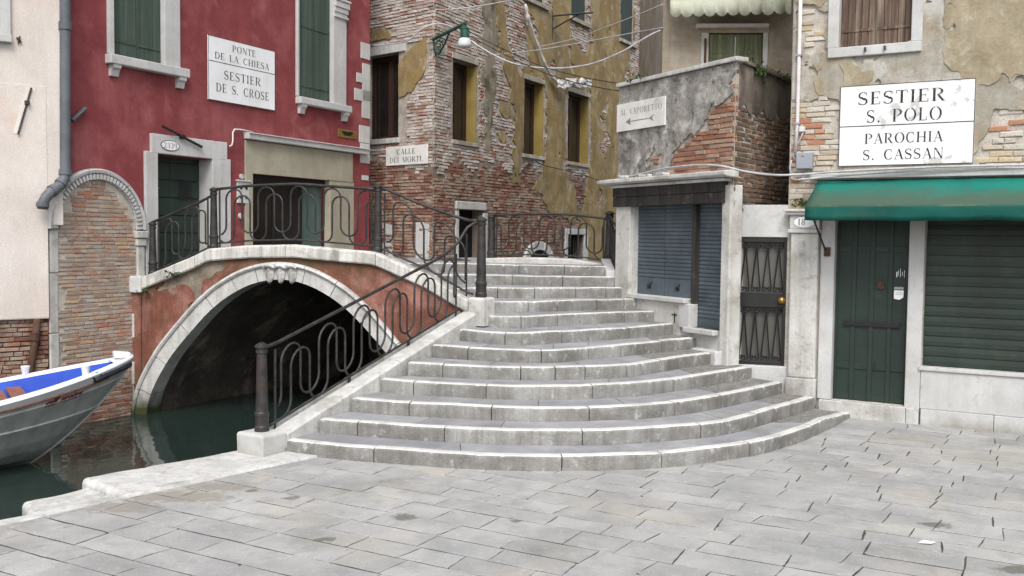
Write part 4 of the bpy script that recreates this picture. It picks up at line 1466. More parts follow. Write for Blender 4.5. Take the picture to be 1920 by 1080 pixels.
# shop front
simple(RED, 'fascia_panel', red, beigepl, 2.44, 5.50, 3.38, 3.95, 0, .03, .004)
simple(RED, 'shop_jamb', red, beigepl, 2.44, 2.62, 1.5, 3.38, -.2, .032, .006)
simple(RED, 'shop_jamb', red, beigepl, 4.78, 5.55, 1.5, 3.38, -.12, .02, .006)
simple(RED, 'shop_frame', red, blackiron, 2.62, 4.80, 3.24, 3.39, -.22, -.1, .005)
for a, b, m_ in ((2.66, 3.35, glassdark), (3.40, 4.12, glassdark), (4.17, 4.76, tealglass)):
    simple(RED, 'shop_pane', red, m_, a, b, 1.5, 3.26, -.2, -.185, 0)
for a in (2.62, 3.35, 4.12):
    simple(RED, 'mullion', red, blackiron, a, a + .05, 1.5, 3.26, -.2, -.16, .004)
sh = thing('awning_housing', 'long white awning box across the front of the red house', 'awning box', RED.P(4.2, 3.97, .06))
zA = RED.uz(458, 254)[1]
mb = MB()
mb.wbox(RED, 2.42, 5.93, 3.965, 4.06, .0, .13)
mb.build('casing', whitestone, sh, bevel=.012)
mb = MB()
mb.wbox(RED, 2.42, 5.93, 4.06, 4.075, .0, .16)
mb.build('cover', whitepipe, sh)
cd = thing('conduit', 'thin white conduit bent from the door lintel up to the awning box', 'conduit', RED.P(2.1, 3.9, .03))
mb = MB()
mb.tube([RED.P(2.02, 3.80, .06), RED.P(2.08, 3.83, .06), RED.P(2.11, 3.90, .05), RED.P(2.12, 4.04, .04), RED.P(2.16, 4.10, .04), RED.P(2.3, 4.11, .04), RED.P(2.6, 4.10, .05)], .014, 6)
mb.build('tube', whitepipe, cd, smooth=True)
# quoins painted white on the corner
for (l, t, r_, b_) in ((676, 81, 694, 111), (679, 120, 694, 152), (668, 139, 694, 156), (679, 157, 694, 190), (664, 168, 694, 190), (678, 191, 694, 222), (673, 236, 693, 268), (675, 269, 693, 306), (678, 329, 690, 338)):
    a, b, c, d = RED.rect(l, t, r_, b_)
    simple(RED, 'quoin', red, whitestone, a, min(b, UEND - .002), c, d, -.02, .012 + .0013 * (l % 5), .004)
bp_ = thing('brass_plaque', 'small brass plaque near the corner of the red house', 'plaque', RED.P(5.4, 4.28, .02))
a, b, c, d = RED.rect(633, 243, 667, 259)
simple(RED, 'plate', bp_, brass, a, b, c, d, .0, .02)
mb = MB()
for i, zz in enumerate((d - .06, (c + d) / 2, c + .06)):
    mb.wbox(RED, a + .12 + .03 * i, b - .12 - .03 * i, zz - .018, zz + .018, .02, .022)
mb.build('engraving', blackiron, bp_)
ic = thing('intercom', 'white entry phone panel with four dark buttons on red wall', 'intercom', RED.P(2.3, 2.9, .03))
a, b, c, d = RED.rect(443, 341, 465, 381)
simple(RED, 'panel', ic, whitestone, a, b, c, d, 0, .035)
simple(RED, 'hood', ic, whitestone, a - .02, b + .02, d, d + .03, 0, .06)
for fu in (.28, .72):
    for fz in (.28, .72):
        mb = MB()
        cu, cz = a + (b - a) * fu, c + (d - c) * fz
        mb.wpoly(RED, [(cu + .03 * cos(2 * pi * k / 12), cz + .03 * sin(2 * pi * k / 12)) for k in range(12)], .034, .042)
        mb.build('button', blackiron, ic)
for nm, (px, py), r_, lab in (('doorbell', (452, 331), .045, 'round white doorbell above the entry phone panel'), ('doorbell', (450, 405), .05, 'round white bell push below the entry phone panel')):
    u_, z_ = RED.uz(px, py)
    mb = MB()
    mb.wpoly(RED, [(u_ + r_ * cos(2 * pi * k / 16), z_ + r_ * sin(2 * pi * k / 16)) for k in range(16)], 0, .03)
    o = mb.build(nm, whitestone)
    tag(o, lab, 'doorbell')
def tie_bar(lab, W, p, q_, m=iron, r=.02, o=.05, knob=True):
    a, b = W.uz(*p), W.uz(*q_)
    t = thing('wall_tie', lab, 'wall tie', W.P(*a, o))
    mb = MB()
    mb.tube([W.P(*a, o), W.P(*b, o)], r, 6)
    mb.build('bar', m, t)
    if knob:
        mb = MB()
        c = ((a[0] + b[0]) / 2, (a[1] + b[1]) / 2)
        mb.wbox(W, c[0] - .035, c[0] + .035, c[1] - .035, c[1] + .035, 0, o + .03)
        mb.build('bolt', m, t, bevel=.01)
    return t
tie_bar('slanting iron tie bar over the door with number 2339', RED, (297, 237), (371, 276), blackiron, .022, .09)
tie_bar('short grey pipe stub jutting from the red wall by the downpipe', RED, (131, 226), (156, 203), greypipe, .03, .05, False)

# bricked-up water gate of the red house
AU, AZ, AR = -.635, 2.36, .80
gate_u0, gate_u1 = -1.42, .155
def gate_in(u, z, r=.68):
    if z < AZ:
        return gate_u0 + .05 < u < gate_u1 - .02
    return ((u - AU) / .685) ** 2 + ((z - AZ) / .72) ** 2 < 1
mb = MB()
pts = [(gate_u0, -.9), (gate_u1, -.9), (gate_u1, AZ)] + [(AU + .79 * cos(radians(a)), AZ + .83 * sin(radians(a))) for a in range(5, 180, 7)] + [(gate_u0, AZ)]
mb.wpoly(RED, pts, -.02, .012)
mb.build('gate_infill', palemortar, red)
bricks(RED, red, lambda u, z: gate_in(u, z) and z > .15, gate_u0, gate_u1, .15, 3.2, pinkbrick, .060, .235, .010, .05, 300, 5, .003, .012)
bricks(RED, red, lambda u, z: gate_in(u, z) and z < .15, gate_u0, gate_u1, -.66, .16, redbrick, .060, .235, .010, .05, 40, 6, .005, .012)
for k in range(7):
    a0, a1 = 180 * k / 7 + .5, 180 * (k + 1) / 7 - .5
    mb = MB()
    n = 6
    vs = []
    sec = [(.70, .02), (.70, .04), (.795, .045), (.795, .085), (.835, .095), (.855, .06), (.855, -.01)]
    for i in range(n + 1):
        a = radians(a0 + (a1 - a0) * i / n)
        for r_, o_ in sec:
            vs.append(RED.P(AU + r_ * cos(a), AZ + r_ * 1.04 * sin(a), o_))
    m_ = len(sec)
    fs = []
    for i in range(n):
        for j in range(m_):
            j2 = (j + 1) % m_
            fs.append((i * m_ + j, i * m_ + j2, (i + 1) * m_ + j2, (i + 1) * m_ + j))
    fs += [tuple(range(m_ - 1, -1, -1)), tuple(n * m_ + j for j in range(m_))]
    mb.add(vs, fs)
    mb.build('arch_stone', whitestone, red)
for k in range(38):
    a = radians(2.5 + 175 * k / 37)
    c = RED.P(AU + .742 * cos(a), AZ + .742 * 1.04 * sin(a), .06)
    d1 = Vector((RED.D.x * cos(a), RED.D.y * cos(a), sin(a)))
    d2 = Vector((-RED.D.x * sin(a), -RED.D.y * sin(a), cos(a)))
    mb = MB()
    mb.box(c, d1 * .036, d2 * .017, Vector((RED.N.x, RED.N.y, 0)) * .022)
    mb.build('dentil', whitestone, red)
for (u0, u1, z0, z1, o) in ((gate_u0 - .02, gate_u0 + .115, 1.75, 2.35, .035), (gate_u0 - .03, gate_u0 + .105, .9, 1.74, .03), (gate_u0 - .03, gate_u0 + .11, -.2, .89, .035)):
    simple(RED, 'jamb_stone', red, pillarstone, u0, u1, z0, z1, -.01, o, .012)
for (u0, u1, z0, z1, o) in ((.02, .24, 2.24, 2.35, .10), (.04, .22, 2.12, 2.235, .08), (.06, .20, 1.60, 2.115, .06), (.0, .20, 1.1, 1.595, .045), (-.03, .18, .72, 1.09, .06), (.0, .17, .36, .71, .05), (-.04, .16, .0, .35, .06), (-.03, .15, -.9, -.01, .05)):
    simple(RED, 'jamb_stone', red, pillarstone, u0, u1, z0, z1, -.01, o, .012)

# ------------------------------------------------------------------ cream house and downpipe
cream = thing('cream_house', 'cream plastered house with a bare brick base above the canal', 'house', CREAM.P(-.6, .3))
cu1 = .02
zb_ = CREAM.uz(60, 598)[1]
mb = MB()
cu1 = CREAM.uz(91, 500)[0]
cu2 = CREAM.uz(116, 200)[0]
mb.wbox(CREAM, cu1, cu2, 2.42, 9.5, -.3, 0)
wall_shell(mb, CREAM, -6, cu1, zb_, 9.5, [(CREAM.uz(-60, 40)[0], CREAM.uz(2, 40)[0], CREAM.uz(0, 66)[1] + .1, 7.6)], .3)
mb.build('wall', creampl, cream)
mb = MB()
mb.wbox(CREAM, -6, cu1, -.9, zb_ + .05, -.34, -.075)
mb.build('base_wall', darkmortar, cream)
zg = CREAM.uz(60, 160)[1]
mb = MB()
mb.wbox(CREAM, -6, cu1 - .001, zb_ + .01, zg, -.02, .006)
mb.build('lower_plaster', creampl, cream, bevel=.004)
bricks(CREAM, cream, lambda u, z: True, -1.0, cu1, .25, zb_, redbrick, .062, .24, .012, .05, 120, 9, .008, -.07)
bricks(CREAM, cream, lambda u, z: True, -2.4, -1.0, -.5, zb_, redbrick, .062, .24, .012, .05, 0, 10, .008, -.07)
simple(CREAM, 'window_jamb', cream, whitestone, CREAM.uz(0, 40)[0], CREAM.uz(19, 40)[0], CREAM.uz(10, 66)[1], 7.8, -.1, .05)
simple(CREAM, 'window_sill', cream, whitestone, CREAM.uz(-70, 75)[0], CREAM.uz(20, 75)[0], CREAM.uz(10, 80)[1], CREAM.uz(10, 66)[1], -.1, .09)
simple(CREAM, 'window_shutter', cream, greenshut, CREAM.uz(-60, 40)[0], CREAM.uz(2, 40)[0], CREAM.uz(0, 66)[1] + .1, 7.6, -.12, -.08)
t1 = thing('wall_tie', 'thin iron tie in a slanting recess of the cream wall', 'wall tie', CREAM.P(*CREAM.uz(45, 210), .01))
a, b = CREAM.uz(58, 165), CREAM.uz(33, 252)
d_ = Vector((b[0] - a[0], b[1] - a[1])).normalized()
n_ = Vector((-d_.y, d_.x)) * .055
mb = MB()
mb.wpoly(CREAM, [(a[0] + n_.x, a[1] + n_.y), (a[0] - n_.x, a[1] - n_.y), (b[0] - n_.x, b[1] - n_.y), (b[0] + n_.x, b[1] + n_.y)], .004, .010)
mb.build('patch', signdirty, t1)
mb = MB()
mb.tube([CREAM.P(*a, .03), CREAM.P(*b, .03)], .013, 6)
mb.build('bar', rust, t1)
mb = MB()
c_ = CREAM.uz(50, 193)
mb.wbox(CREAM, c_[0] - .03, c_[0] + .03, c_[1] - .03, c_[1] + .03, 0, .06)
mb.build('bolt', rust, t1, bevel=.01)
t2 = thing('wall_anchor', 'small rusty cross shaped anchor high on the cream wall', 'wall tie', CREAM.P(*CREAM.uz(35, 75), .01))
c_ = CREAM.uz(35, 75)
mb = MB()
mb.tube([CREAM.P(c_[0] - .03, c_[1] + .03, .02), CREAM.P(c_[0] + .03, c_[1] - .03, .02)], .012, 5)
mb.tube([CREAM.P(c_[0] - .01, c_[1] - .05, .02), CREAM.P(c_[0] + .01, c_[1] + .05, .02)], .012, 5)
mb.build('cross', rust, t2)
rp = thing('old_drain_pipe', 'short rusty drain pipe on the bare brick base below the cream plaster', 'pipe', CREAM.P(*CREAM.uz(65, 690), 0))
mb = MB()
mb.tube([CREAM.P(*CREAM.uz(70, 598), -.01), CREAM.P(*CREAM.uz(66, 640), -.01), CREAM.P(*CREAM.uz(58, 690), -.01), CREAM.P(*CREAM.uz(57, 720), -.01)], .05, 10)
mb.build('tube', rust, rp, smooth=True)
mb = MB()
mb.tube([CREAM.P(*CREAM.uz(66.5, 624), -.01), CREAM.P(*CREAM.uz(65, 638), -.01)], .068, 10)
mb.build('collar', rust, rp)

dp = thing('downpipe', 'thick grey downpipe running between the cream wall and the red wall', 'pipe', RED.P(-1.16, 2.5, .2))
O_ = .17
def rp_(px, py):
    u_, z_ = RED.uz(px, py, O_)
    return RED.P(u_, z_, O_)
mb = MB()
top_ = rp_(122, 20)
mb.tube([Vector((top_.x, top_.y, 9.3)), top_, rp_(122.5, 318), rp_(121, 334), rp_(112, 348), rp_(95, 360), rp_(86, 370), rp_(81, 380), rp_(80, 392)], .072, 14)
mb.build('tube', greypipe, dp, smooth=True)
for (p, q_) in (((122, 42), (122, 56)), ((122.5, 318), (122, 328)), ((117, 341), (113, 346)), ((101, 356), (96, 359)), ((80, 380), (79.5, 388))):
    mb = MB()
    mb.tube([rp_(*p), rp_(*q_)], .086, 14)
    mb.build('collar', greypipe, dp, smooth=False)

# ------------------------------------------------------------------ old brick and ochre house across the landing
old = thing('old_brick_house', 'tall old house of crumbling brick and ochre plaster at the alley corner', 'house', (BC[0], BC[1], 1.8))
def R_(l, t, r, b, W=BRW):
    return W.rect(l, t, r, b)
bw = [(.74, 1.71, 4.35, 6.04), (3.95, 4.98, 4.31, 6.08), (6.45, 7.75, 4.31, 6.12)]
bu = [(3.95, 4.9, 8.0, 9.8), (6.52, 7.45, 8.05, 9.9), (9.93, 10.9, 8.1, 9.9)]
bdoor = (1.0, 2.02, 1.7, 2.9)
blow = (6.5, 7.55, 1.3, 2.40)
ops = bw + bu + [bdoor, blow]
mb = MB()
wall_shell(mb, BRW, 0, 18, -.9, 11.5, ops, .30, 0, False)
mb.build('canal_wall', oldmortar2, old)
blwin = (-2.10, -1.06, 4.38, 6.16)
mb = MB()
wall_shell(mb, BLW, -7, 0, -.9, 11.5, [blwin], .30, 0, False)
mb.build('alley_wall', oldmortar2, old)
# yellow painted reveals
for i, (u0, u1, z0, z1) in enumerate(bw):
    simple(BRW, 'window_reveal', old, ochreclean, u1 - .012, u1 + .02, z0, z1, -.28, .001, 0)
    f = MB()
    f.wbox(BRW, u0, u1, z0, z1, -.29, -.27)
    fo = f.build('window', glassdark, old)
    for (a, b, c, d) in ((u0, u0 + .09, z0, z1), (u1 - .12, u1, z0, z1), (u0 + .09, u1 - .12, z1 - .1, z1), (u0 + .09, u1 - .12, z0, z0 + .09), ((u0 + u1) / 2 - .05, (u0 + u1) / 2 + .05, z0 + .09, z1 - .1)):
        simple(BRW, 'frame', fo, brownframe, a, b, c, d, -.27, -.24, 0)
    simple(BRW, 'sill', old, mixpl, u0 - .06, u1 + .06, z0 - .09, z0, -.25, .06, .01)
    simple(BRW, 'lintel', old, mixpl, u0 - .06, u1 + .05, z1, z1 + .12, -.05, .035, .01)
for (u0, u1, z0, z1) in bu:
    shutter_leaf(BRW, old, u0, (u0 + u1) / 2, z0, z1, -.03, greendoor, 2, 5, False)
    shutter_leaf(BRW, old, (u0 + u1) / 2, u1, z0, z1, -.03, greendoor, 2, 6, False)
    simple(BRW, 'sill', old, mixpl, u0 - .12, u1 + .25, z0 - .1, z0, -.1, .09, .01)
# left wall window
u0, u1, z0, z1 = blwin
f = MB()
f.wbox(BLW, u0, u1, z0, z1, -.22, -.2)
fo = f.build('window', glassdark, old)
for (a, b, c, d) in ((u0, u0 + .1, z0, z1), (u1 - .2, u1 - .06, z0, z1), (u1 - .5, u1 - .38, z0, z1), (u0, u1, z1 - .12, z1), (u0, u1, z0, z0 + .08)):
    simple(BLW, 'frame', fo, brownframe, a, b, c, d, -.2, -.16, 0)
simple(BLW, 'lintel', old, istrian, u0 - .2, u1 + .22, z1, z1 + .19, -.05, .05, .01)
simple(BLW, 'sill', old, istrian, u0 - .2, u1 + .06, z0 - .11, z0, -.15, .07, .01)
# door at the foot of the corner, low window, stone arch
simple(BRW, 'door_lintel', old, istrian, .85, 2.12, 2.90, 3.07, -.05, .06, .015)
simple(BRW, 'door_jamb', old, istrian, .88, 1.0, 1.75, 2.9, -.1, .03, .015)
simple(BRW, 'door_jamb', old, istrian, 2.02, 2.2, 1.75, 2.84, -.1, .05, .015)
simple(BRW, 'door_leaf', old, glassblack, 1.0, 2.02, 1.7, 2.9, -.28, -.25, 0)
simple(BRW, 'low_window_head', old, istrian, 6.35, 7.75, 2.40, 2.56, -.05, .04, .015)
simple(BRW, 'low_window_jamb', old, istrian, 7.55, 7.8, 1.3, 2.4, -.1, .04, .015)
simple(BRW, 'low_window_jamb', old, istrian, 6.33, 6.5, 1.3, 2.4, -.1, .04, .015)
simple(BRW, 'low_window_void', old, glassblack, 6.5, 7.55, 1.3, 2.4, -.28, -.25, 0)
for k in range(4):
    mb = MB()
    uu = 6.7 + k * .22
    mb.tube([BRW.P(uu, 1.3, -.1), BRW.P(uu, 2.4, -.1)], .018, 6)
    mb.build('low_window_bar', iron, old)
ac = BRW.uz(1008, 492)
for k in range(5):
    a0, a1 = 180 * k / 5 + 2, 180 * (k + 1) / 5 - 2
    pts = [(ac[0] + .82 * cos(radians(a0 + (a1 - a0) * i / 4)), ac[1] + .52 * sin(radians(a0 + (a1 - a0) * i / 4))) for i in range(5)]
    pts += [(ac[0] + .56 * cos(radians(a1 + (a0 - a1) * i / 4)), ac[1] + .31 * sin(radians(a1 + (a0 - a1) * i / 4))) for i in range(5)]
    mb = MB()
    mb.wpoly(BRW, pts, -.05, .07)
    mb.build('arch_stone', istrian, old, bevel=.01)
mb = MB()
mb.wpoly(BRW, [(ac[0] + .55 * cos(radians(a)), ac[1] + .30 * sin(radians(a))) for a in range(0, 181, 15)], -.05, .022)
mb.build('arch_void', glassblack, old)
a, b, c, d = BLW.rect(781, 417, 806, 478)
simple(BLW, 'stone_panel', old, whitestone, a, b, 1.75, d, -.02, .03, .01)
simple(BLW, 'lamp_anchor_stone', old, istrian, -1.55, -1.2, 1.8, 2.6, -.02, .022, .01)

# which parts still carry plaster
def PX(W, pts):
    return [W.uz(*p) for p in pts]
ochre_main = PX(BRW, [(925, -60), (1290, -60), (1290, 520), (1100, 520), (1098, 440), (1060, 405), (1035, 398), (1022, 375), (998, 355), (985, 345), (965, 335), (958, 300), (962, 240), (955, 170), (935, 130)])
holes = [PX(BRW, p) for p in (
    [(940, -40), (985, -40), (990, 110), (975, 140), (955, 100), (945, 40)],
    [(930, 175), (962, 200), (968, 255), (950, 262), (940, 240), (928, 205)],
    [(976, 286), (1022, 292), (1016, 325), (1002, 345), (985, 352), (974, 330)],
    [(1060, 300), (1106, 306), (1100, 340), (1092, 400), (1082, 400), (1076, 350), (1062, 330)],
    [(1070, 46), (1110, 55), (1110, 80), (1098, 100), (1086, 92), (1072, 70)],
    [(1018, -40), (1036, -40), (1034, 25), (1016, 18)], [(1097, -40), (1108, -40), (1108, 60), (1098, 48)],
    [(1185, -60), (1300, -60), (1300, 250), (1245, 200), (1180, 150), (1180, 100), (1190, 70)],
    [(1016, 150), (1022, 150), (1022, 295), (1016, 295)], [(1102, 175), (1107, 175), (1108, 300), (1102, 300)], [(1058, 175), (1064, 172), (1064, 300), (1060, 300)])]
isl = [PX(BRW, p) for p in ([(930, 250), (945, 245), (950, 262), (940, 268)], [(938, 190), (956, 196), (958, 215), (948, 222), (936, 210)], [(955, 330), (972, 335), (975, 345), (958, 342)])]
def bfield2(u, z):
    n1 = .18 * nz(u * 1.6, z * 1.6, 2) + .08 * nz(u * 6, z * 6, 5) + .04 * nz(u * 17, z * 17, 6)
    d = poly_dist(u, z, ochre_main) + n1
    for h in holes:
        d = min(d, -(poly_dist(u, z, h) + .11 * nz(u * 3, z * 3, 8) + .06 * nz(u * 11, z * 11, 8)))
    for h in isl:
        d = max(d, poly_dist(u, z, h) + .06 * nz(u * 6, z * 6, 9))
    d = min(d, 1.1 * (.52 - nz(u * 1.3, z * 1.3, 31)))
    return min(d, rects_out(u, z, ops, .02))
sheet(BRW, old, bfield2, .05, 14, 1.2, 9.8, .06, ochre, .026, .009, 'ochre_plaster', 2.4, 1, .05)
ochre_l = [PX(BLW, p) for p in ([(752, 110), (800, 68), (800, 130), (780, 165), (762, 180), (748, 185), (747, 130)], [(698, 55), (728, 55), (735, 72), (698, 76)])]
def blfield(u, z):
    d = -9
    for h in ochre_l:
        d = max(d, poly_dist(u, z, h) + .05 * nz(u * 5, z * 5, 4))
    return min(d, rects_out(u, z, [blwin], .02))
sheet(BLW, old, blfield, -2.3, 0, 3.2, 8, .05, ochre, .03, .006, 'ochre_plaster', 3, 2, .05)
def notplast(u, z):
    return bfield2(u, z) < -.02 and rects_out(u, z, ops, .06) > 0
mid_z = lambda u: 4.0 + .35 * nz(u * 1.2, 1.0, 3)
NB1 = bricks(BRW, old, lambda u, z: notplast(u, z) and z > 3.9 + .5 * nz(u * 1.3, z, 3), 0.0, 15.8, 3.2, 10.5, whitebrick, .066, .24, .008, .06, 180, 21, .007, .003)
NB2 = bricks(BRW, old, lambda u, z: notplast(u, z) and z <= 3.9 + .5 * nz(u * 1.3, z, 3) and rects_out(u, z, [(.85, 2.2, 1.7, 3.1), (6.33, 7.8, 1.3, 2.56), (ac[0] - .82, ac[0] + .82, 1.0, ac[1] + .5)]) > 0, 0.0, 12, 1.4, 4.6, redbrick, .066, .24, .009, .06, 200, 22, .010, .004)
lt = lambda u, z: blfield(u, z) < -.02 and rects_out(u, z, [(blwin[0] - .2, blwin[1] + .25, blwin[2] - .12, blwin[3] + .2)]) > 0
bricks(BLW, old, lambda u, z: lt(u, z) and z > 3.9 + .5 * nz(u * 1.3, z, 3), -2.6, .0, 3.4, 8.5, whitebrick, .066, .24, .008, .06, 160, 23, .007, .003)
bricks(BLW, old, lambda u, z: lt(u, z) and z <= 3.9 + .5 * nz(u * 1.3, z, 3), -2.6, .0, 1.7, 4.5, redbrick, .066, .24, .009, .06, 160, 24, .010, .004)
# stained old render strip beside the first window
strip_p = PX(BRW, [(905, -60), (932, -60), (930, 60), (926, 160), (920, 250), (916, 285), (908, 280), (906, 200), (905, 120)])
def strfield(u, z):
    return min(poly_dist(u, z, strip_p) + .16 * nz(u * 3, z * 2, 6) + .06 * nz(u * 11, z * 11, 6), rects_out(u, z, ops, .03), -bfield2(u, z) - .02)
stainpl = mat('damp_stained_render', [lin(150, 141, 125), lin(122, 114, 98)], 1.6, .95, .4, 20, .02, patch=[(lin(66, 66, 48), 1.6, .5, .66, .8), (lin(168, 160, 146), 2.3, .56, .7, .6)], streak=(lin(64, 62, 48), .7, 4), grain=.2)
sheet(BRW, old, strfield, 1.6, 5, 3.6, 11, .06, stainpl, .03, .008, 'stained_render', 2, 3, .05)
greyfield_p = PX(BRW, [(935, 270), (972, 300), (985, 345), (1003, 352), (1012, 330), (1030, 360), (1040, 400), (1012, 385), (985, 360), (950, 330)])
# small iron bracket between the upper windows
ib = thing('iron_bracket', 'dark iron bracket sticking out between upper windows of the ochre wall', 'bracket', BRW.P(*BRW.uz(1034, 40), .02))
mb = MB()
a, b, c = BRW.uz(1034, 30), BRW.uz(1034, 55), BRW.uz(1070, 28)
mb.tube([BRW.P(*a, .02), BRW.P(a[0] + .3, a[1] + .05, 1.0)], .022, 6)
mb.tube([BRW.P(*b, .02), BRW.P(a[0] + .2, a[1] + .02, .65)], .018, 6)
mb.tube([BRW.P(a[0], a[1] + .1, .02), BRW.P(b[0], b[1] - .25, .02)], .018, 6)
mb.build('bar', blackiron, ib)

# ------------------------------------------------------------------ little shop with terrace on the stairs
shop = thing('corner_shop', 'small shuttered shop of grey plaster and brick with a terrace on top', 'shop', (2.96, 13.3, .6))
ZT, ZC = 4.71, 3.24
mb = MB()
depthv = Vector((.56, .83, 0)).normalized() * 3.4
A_, B_ = VLW.P(-.12, 0), VLW.P(VLEN, 0)
pts = [A_, B_, B_ + depthv, A_ + depthv]
mb.prism([(p.x, p.y) for p in [B_, B_ + depthv, A_ + depthv, A_]], 3.05, ZT)
mb.build('upper_wall', palemortar, shop)
# lower storey walls
lops = [(.30, 1.70, 1.46, 2.86), (1.70, 2.43, 1.07, 2.86)]
mb = MB()
wall_shell(mb, VLW, -.12, VLEN - .01, .2, 3.06, lops, .25, 0, False)
mb.wbox(VRW, .28, 3.3, .2, 3.06, -.2, -.012)
mb.build('lower_wall', whitestone, shop)
exp_p = PX(VLW, [(1250, 330), (1262, 300), (1275, 265), (1290, 262), (1305, 252), (1320, 235), (1335, 205), (1350, 202), (1366, 196), (1374, 150), (1376, 110), (1392, 112), (1392, 330)])
exp2 = PX(VLW, [(1212, 300), (1228, 275), (1245, 280), (1250, 300), (1236, 315), (1214, 318)])
def vfield(u, z):
    d = -(poly_dist(u, z, exp_p) + .10 * nz(u * 4, z * 4, 2) + .05 * nz(u * 13, z * 13, 3))
    d = min(d, -(poly_dist(u, z, exp2) - .04 + .10 * nz(u * 7, z * 7, 5)))
    return min(d, u + .11, VLEN - .005 - u, ZT - .03 - z, z - ZC + .05)
sheet(VLW, shop, vfield, -.12, VLEN + .02, 3.15, ZT, .035, greypl, .03, .012, 'grey_plaster', 4, 4, .05)
bricks(VLW, shop, lambda u, z: vfield(u, z) < .02 and z < 4.6 and u < VLEN - .01, 0, VLEN, 3.24, ZT - .04, orangebrick, .066, .25, .010, .06, 300, 31, .006, .003)
# dark side wall: bricks with a coat of soot-grey plaster above
def vrfield(u, z):
    return min(z - 4.0 - .25 * nz(u * 2, z * 2, 7) - .1 * u, ZT - .03 - z, u - .1)
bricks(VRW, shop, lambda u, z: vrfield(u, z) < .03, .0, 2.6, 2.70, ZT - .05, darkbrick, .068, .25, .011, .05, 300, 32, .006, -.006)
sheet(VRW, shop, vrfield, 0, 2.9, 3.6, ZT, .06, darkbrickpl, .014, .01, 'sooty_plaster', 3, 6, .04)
# coping stones on the terrace walls
for a, b in ((-.16, .75), (.756, 1.6), (1.606, 2.3), (2.306, VLEN + .06)):
    simple(VLW, 'coping_stone', shop, istrian, a, b, ZT - .015, ZT + .045, -.16, .06, .01)
for a, b in ((.17, .9), (.906, 1.8), (1.806, 3.3)):
    simple(VRW, 'coping_stone', shop, darkbrickpl, a, b, ZT - .015, ZT + .04, -.16, .05, .012)
# cornice, fascia, pilasters
for a, b in ((-.37, .55), (.556, 1.35), (1.356, 2.1), (2.106, VLEN + .10)):
    mb = MB()
    mb.wpoly(Wall(VLW.P(a, 0).xy, (VLW.N.x, VLW.N.y)), [(0, 3.15), (.18, 3.16), (.25, 3.18), (.25, 3.23), (.0, 3.265)], -(b - a), 0)
    mb.build('cornice_stone', pillarstone, shop, bevel=.008)
for uu in (.12, .62, 1.05):
    simple(VLW, 'cornice_lump', shop, whitestone, uu, uu + .2, 3.24, 3.29, .03, .16, .02)
simple(VLW, 'cornice_moulding', shop, pillarstone, -.14, VLEN - .03, 3.105, 3.148, -.02, .15, .01)
for (z0, z1, o) in ((2.965, 3.103, .115), (2.815, 2.961, .105)):
    simple(VLW, 'fascia_board', shop, fascia, -.12, 2.50, z0, z1, -.02, o, .006)
simple(VLW, 'pilaster', shop, pillarstone, -.10, .285, 1.3, 2.855, -.1, .06, .015)
mb = MB()
mb.wbox(VLW, 2.43, VLEN + .0, .3, 3.06, -.17, .05)
mb.build('corner_pillar', pillarstone, shop, bevel=.02)
for (zz, uu) in ((2.35, .1), (2.36, .16), (2.12, .09), (2.02, .12)):
    mb = MB()
    mb.wpoly(VRW, [(uu + .012 * cos(k), zz + .012 * sin(k)) for k in [j * pi / 3 for j in range(6)]], .03, .045)
    mb.build('bolt', blackiron, shop)
# roller shutters
def roller(W, parent, u0, u1, z0, z1, o, m, slat=.062, solid=0.0):
    r_ = MB()
    r_.wbox(W, u0, u1, z0, z1, o - .02, o - .004)
    ro = r_.build('roller_shutter', m, parent)
    zz = z0 + solid
    if solid:
        simple(W, 'bottom_plate', ro, m, u0 + .004, u1 - .004, z0, z0 + solid - .006, o - .01, o + .006, .003)
    while zz < z1 - .01:
        mb = MB()
        h = min(slat, z1 - zz)
        mb.wpoly(Wall(W.P(u0 + .004, 0).xy, (W.N.x, W.N.y)), [(o - .006, zz + .004), (o + .007, zz + .009), (o + .010, zz + h * .5), (o + .004, zz + h - .004), (o - .006, zz + h - .003)], -(u1 - u0 - .008), 0)
        mb.build('slat', m, ro)
        zz += slat
    return ro
roller(VLW, shop, .30, .985, 1.46, 2.86, -.1, blueroll, .058, .27)
roller(VLW, shop, .993, 1.69, 1.46, 2.86, -.1, blueroll, .058, .27)
ro = roller(VLW, shop, 1.79, 2.43, 1.08, 2.86, -.11, blueroll, .058, .12)
for uu in (.62, 1.32):
    mb = MB()
    mb.tube([VLW.P(uu - .05, 1.66, -.09), VLW.P(uu - .03, 1.61, -.07), VLW.P(uu + .03, 1.61, -.07), VLW.P(uu + .05, 1.66, -.09)], .01, 6)
    mb.wbox(VLW, uu - .04, uu + .04, 1.56, 1.60, -.1, -.085)
    mb.build('handle', blackiron, shop)
simple(VLW, 'shutter_post', shop, fascia, 1.70, 1.785, 1.06, 2.86, -.15, -.03, .006)
simple(VLW, 'window_ledge', shop, whitestone, .27, 1.70, 1.40, 1.465, -.1, .09, .01)
simple(VLW, 'ledge_post', shop, whitestone, 1.55, 1.79, 1.05, 1.395, -.1, .06, .01)
simple(VLW, 'door_ledge', shop, whitestone, 1.72, 2.38, 1.0, 1.07, -.1, .12, .01)
simple(VLW, 'parapet_panel', shop, pillarstone, .29, 1.55, .85, 1.395, -.05, .03, .006)
cr = thing('crack_cramp', 'small dark iron cramp on the white base below the roller shutters', 'cramp', VLW.P(1.42, 1.15, .03))
mb = MB()
mb.tube([VLW.P(1.36, 1.22, .04), VLW.P(1.48, 1.22, .04)], .008, 5)
mb.tube([VLW.P(1.43, 1.25, .04), VLW.P(1.43, 1.10, .04)], .008, 5)
mb.build('bar', blackiron, cr)

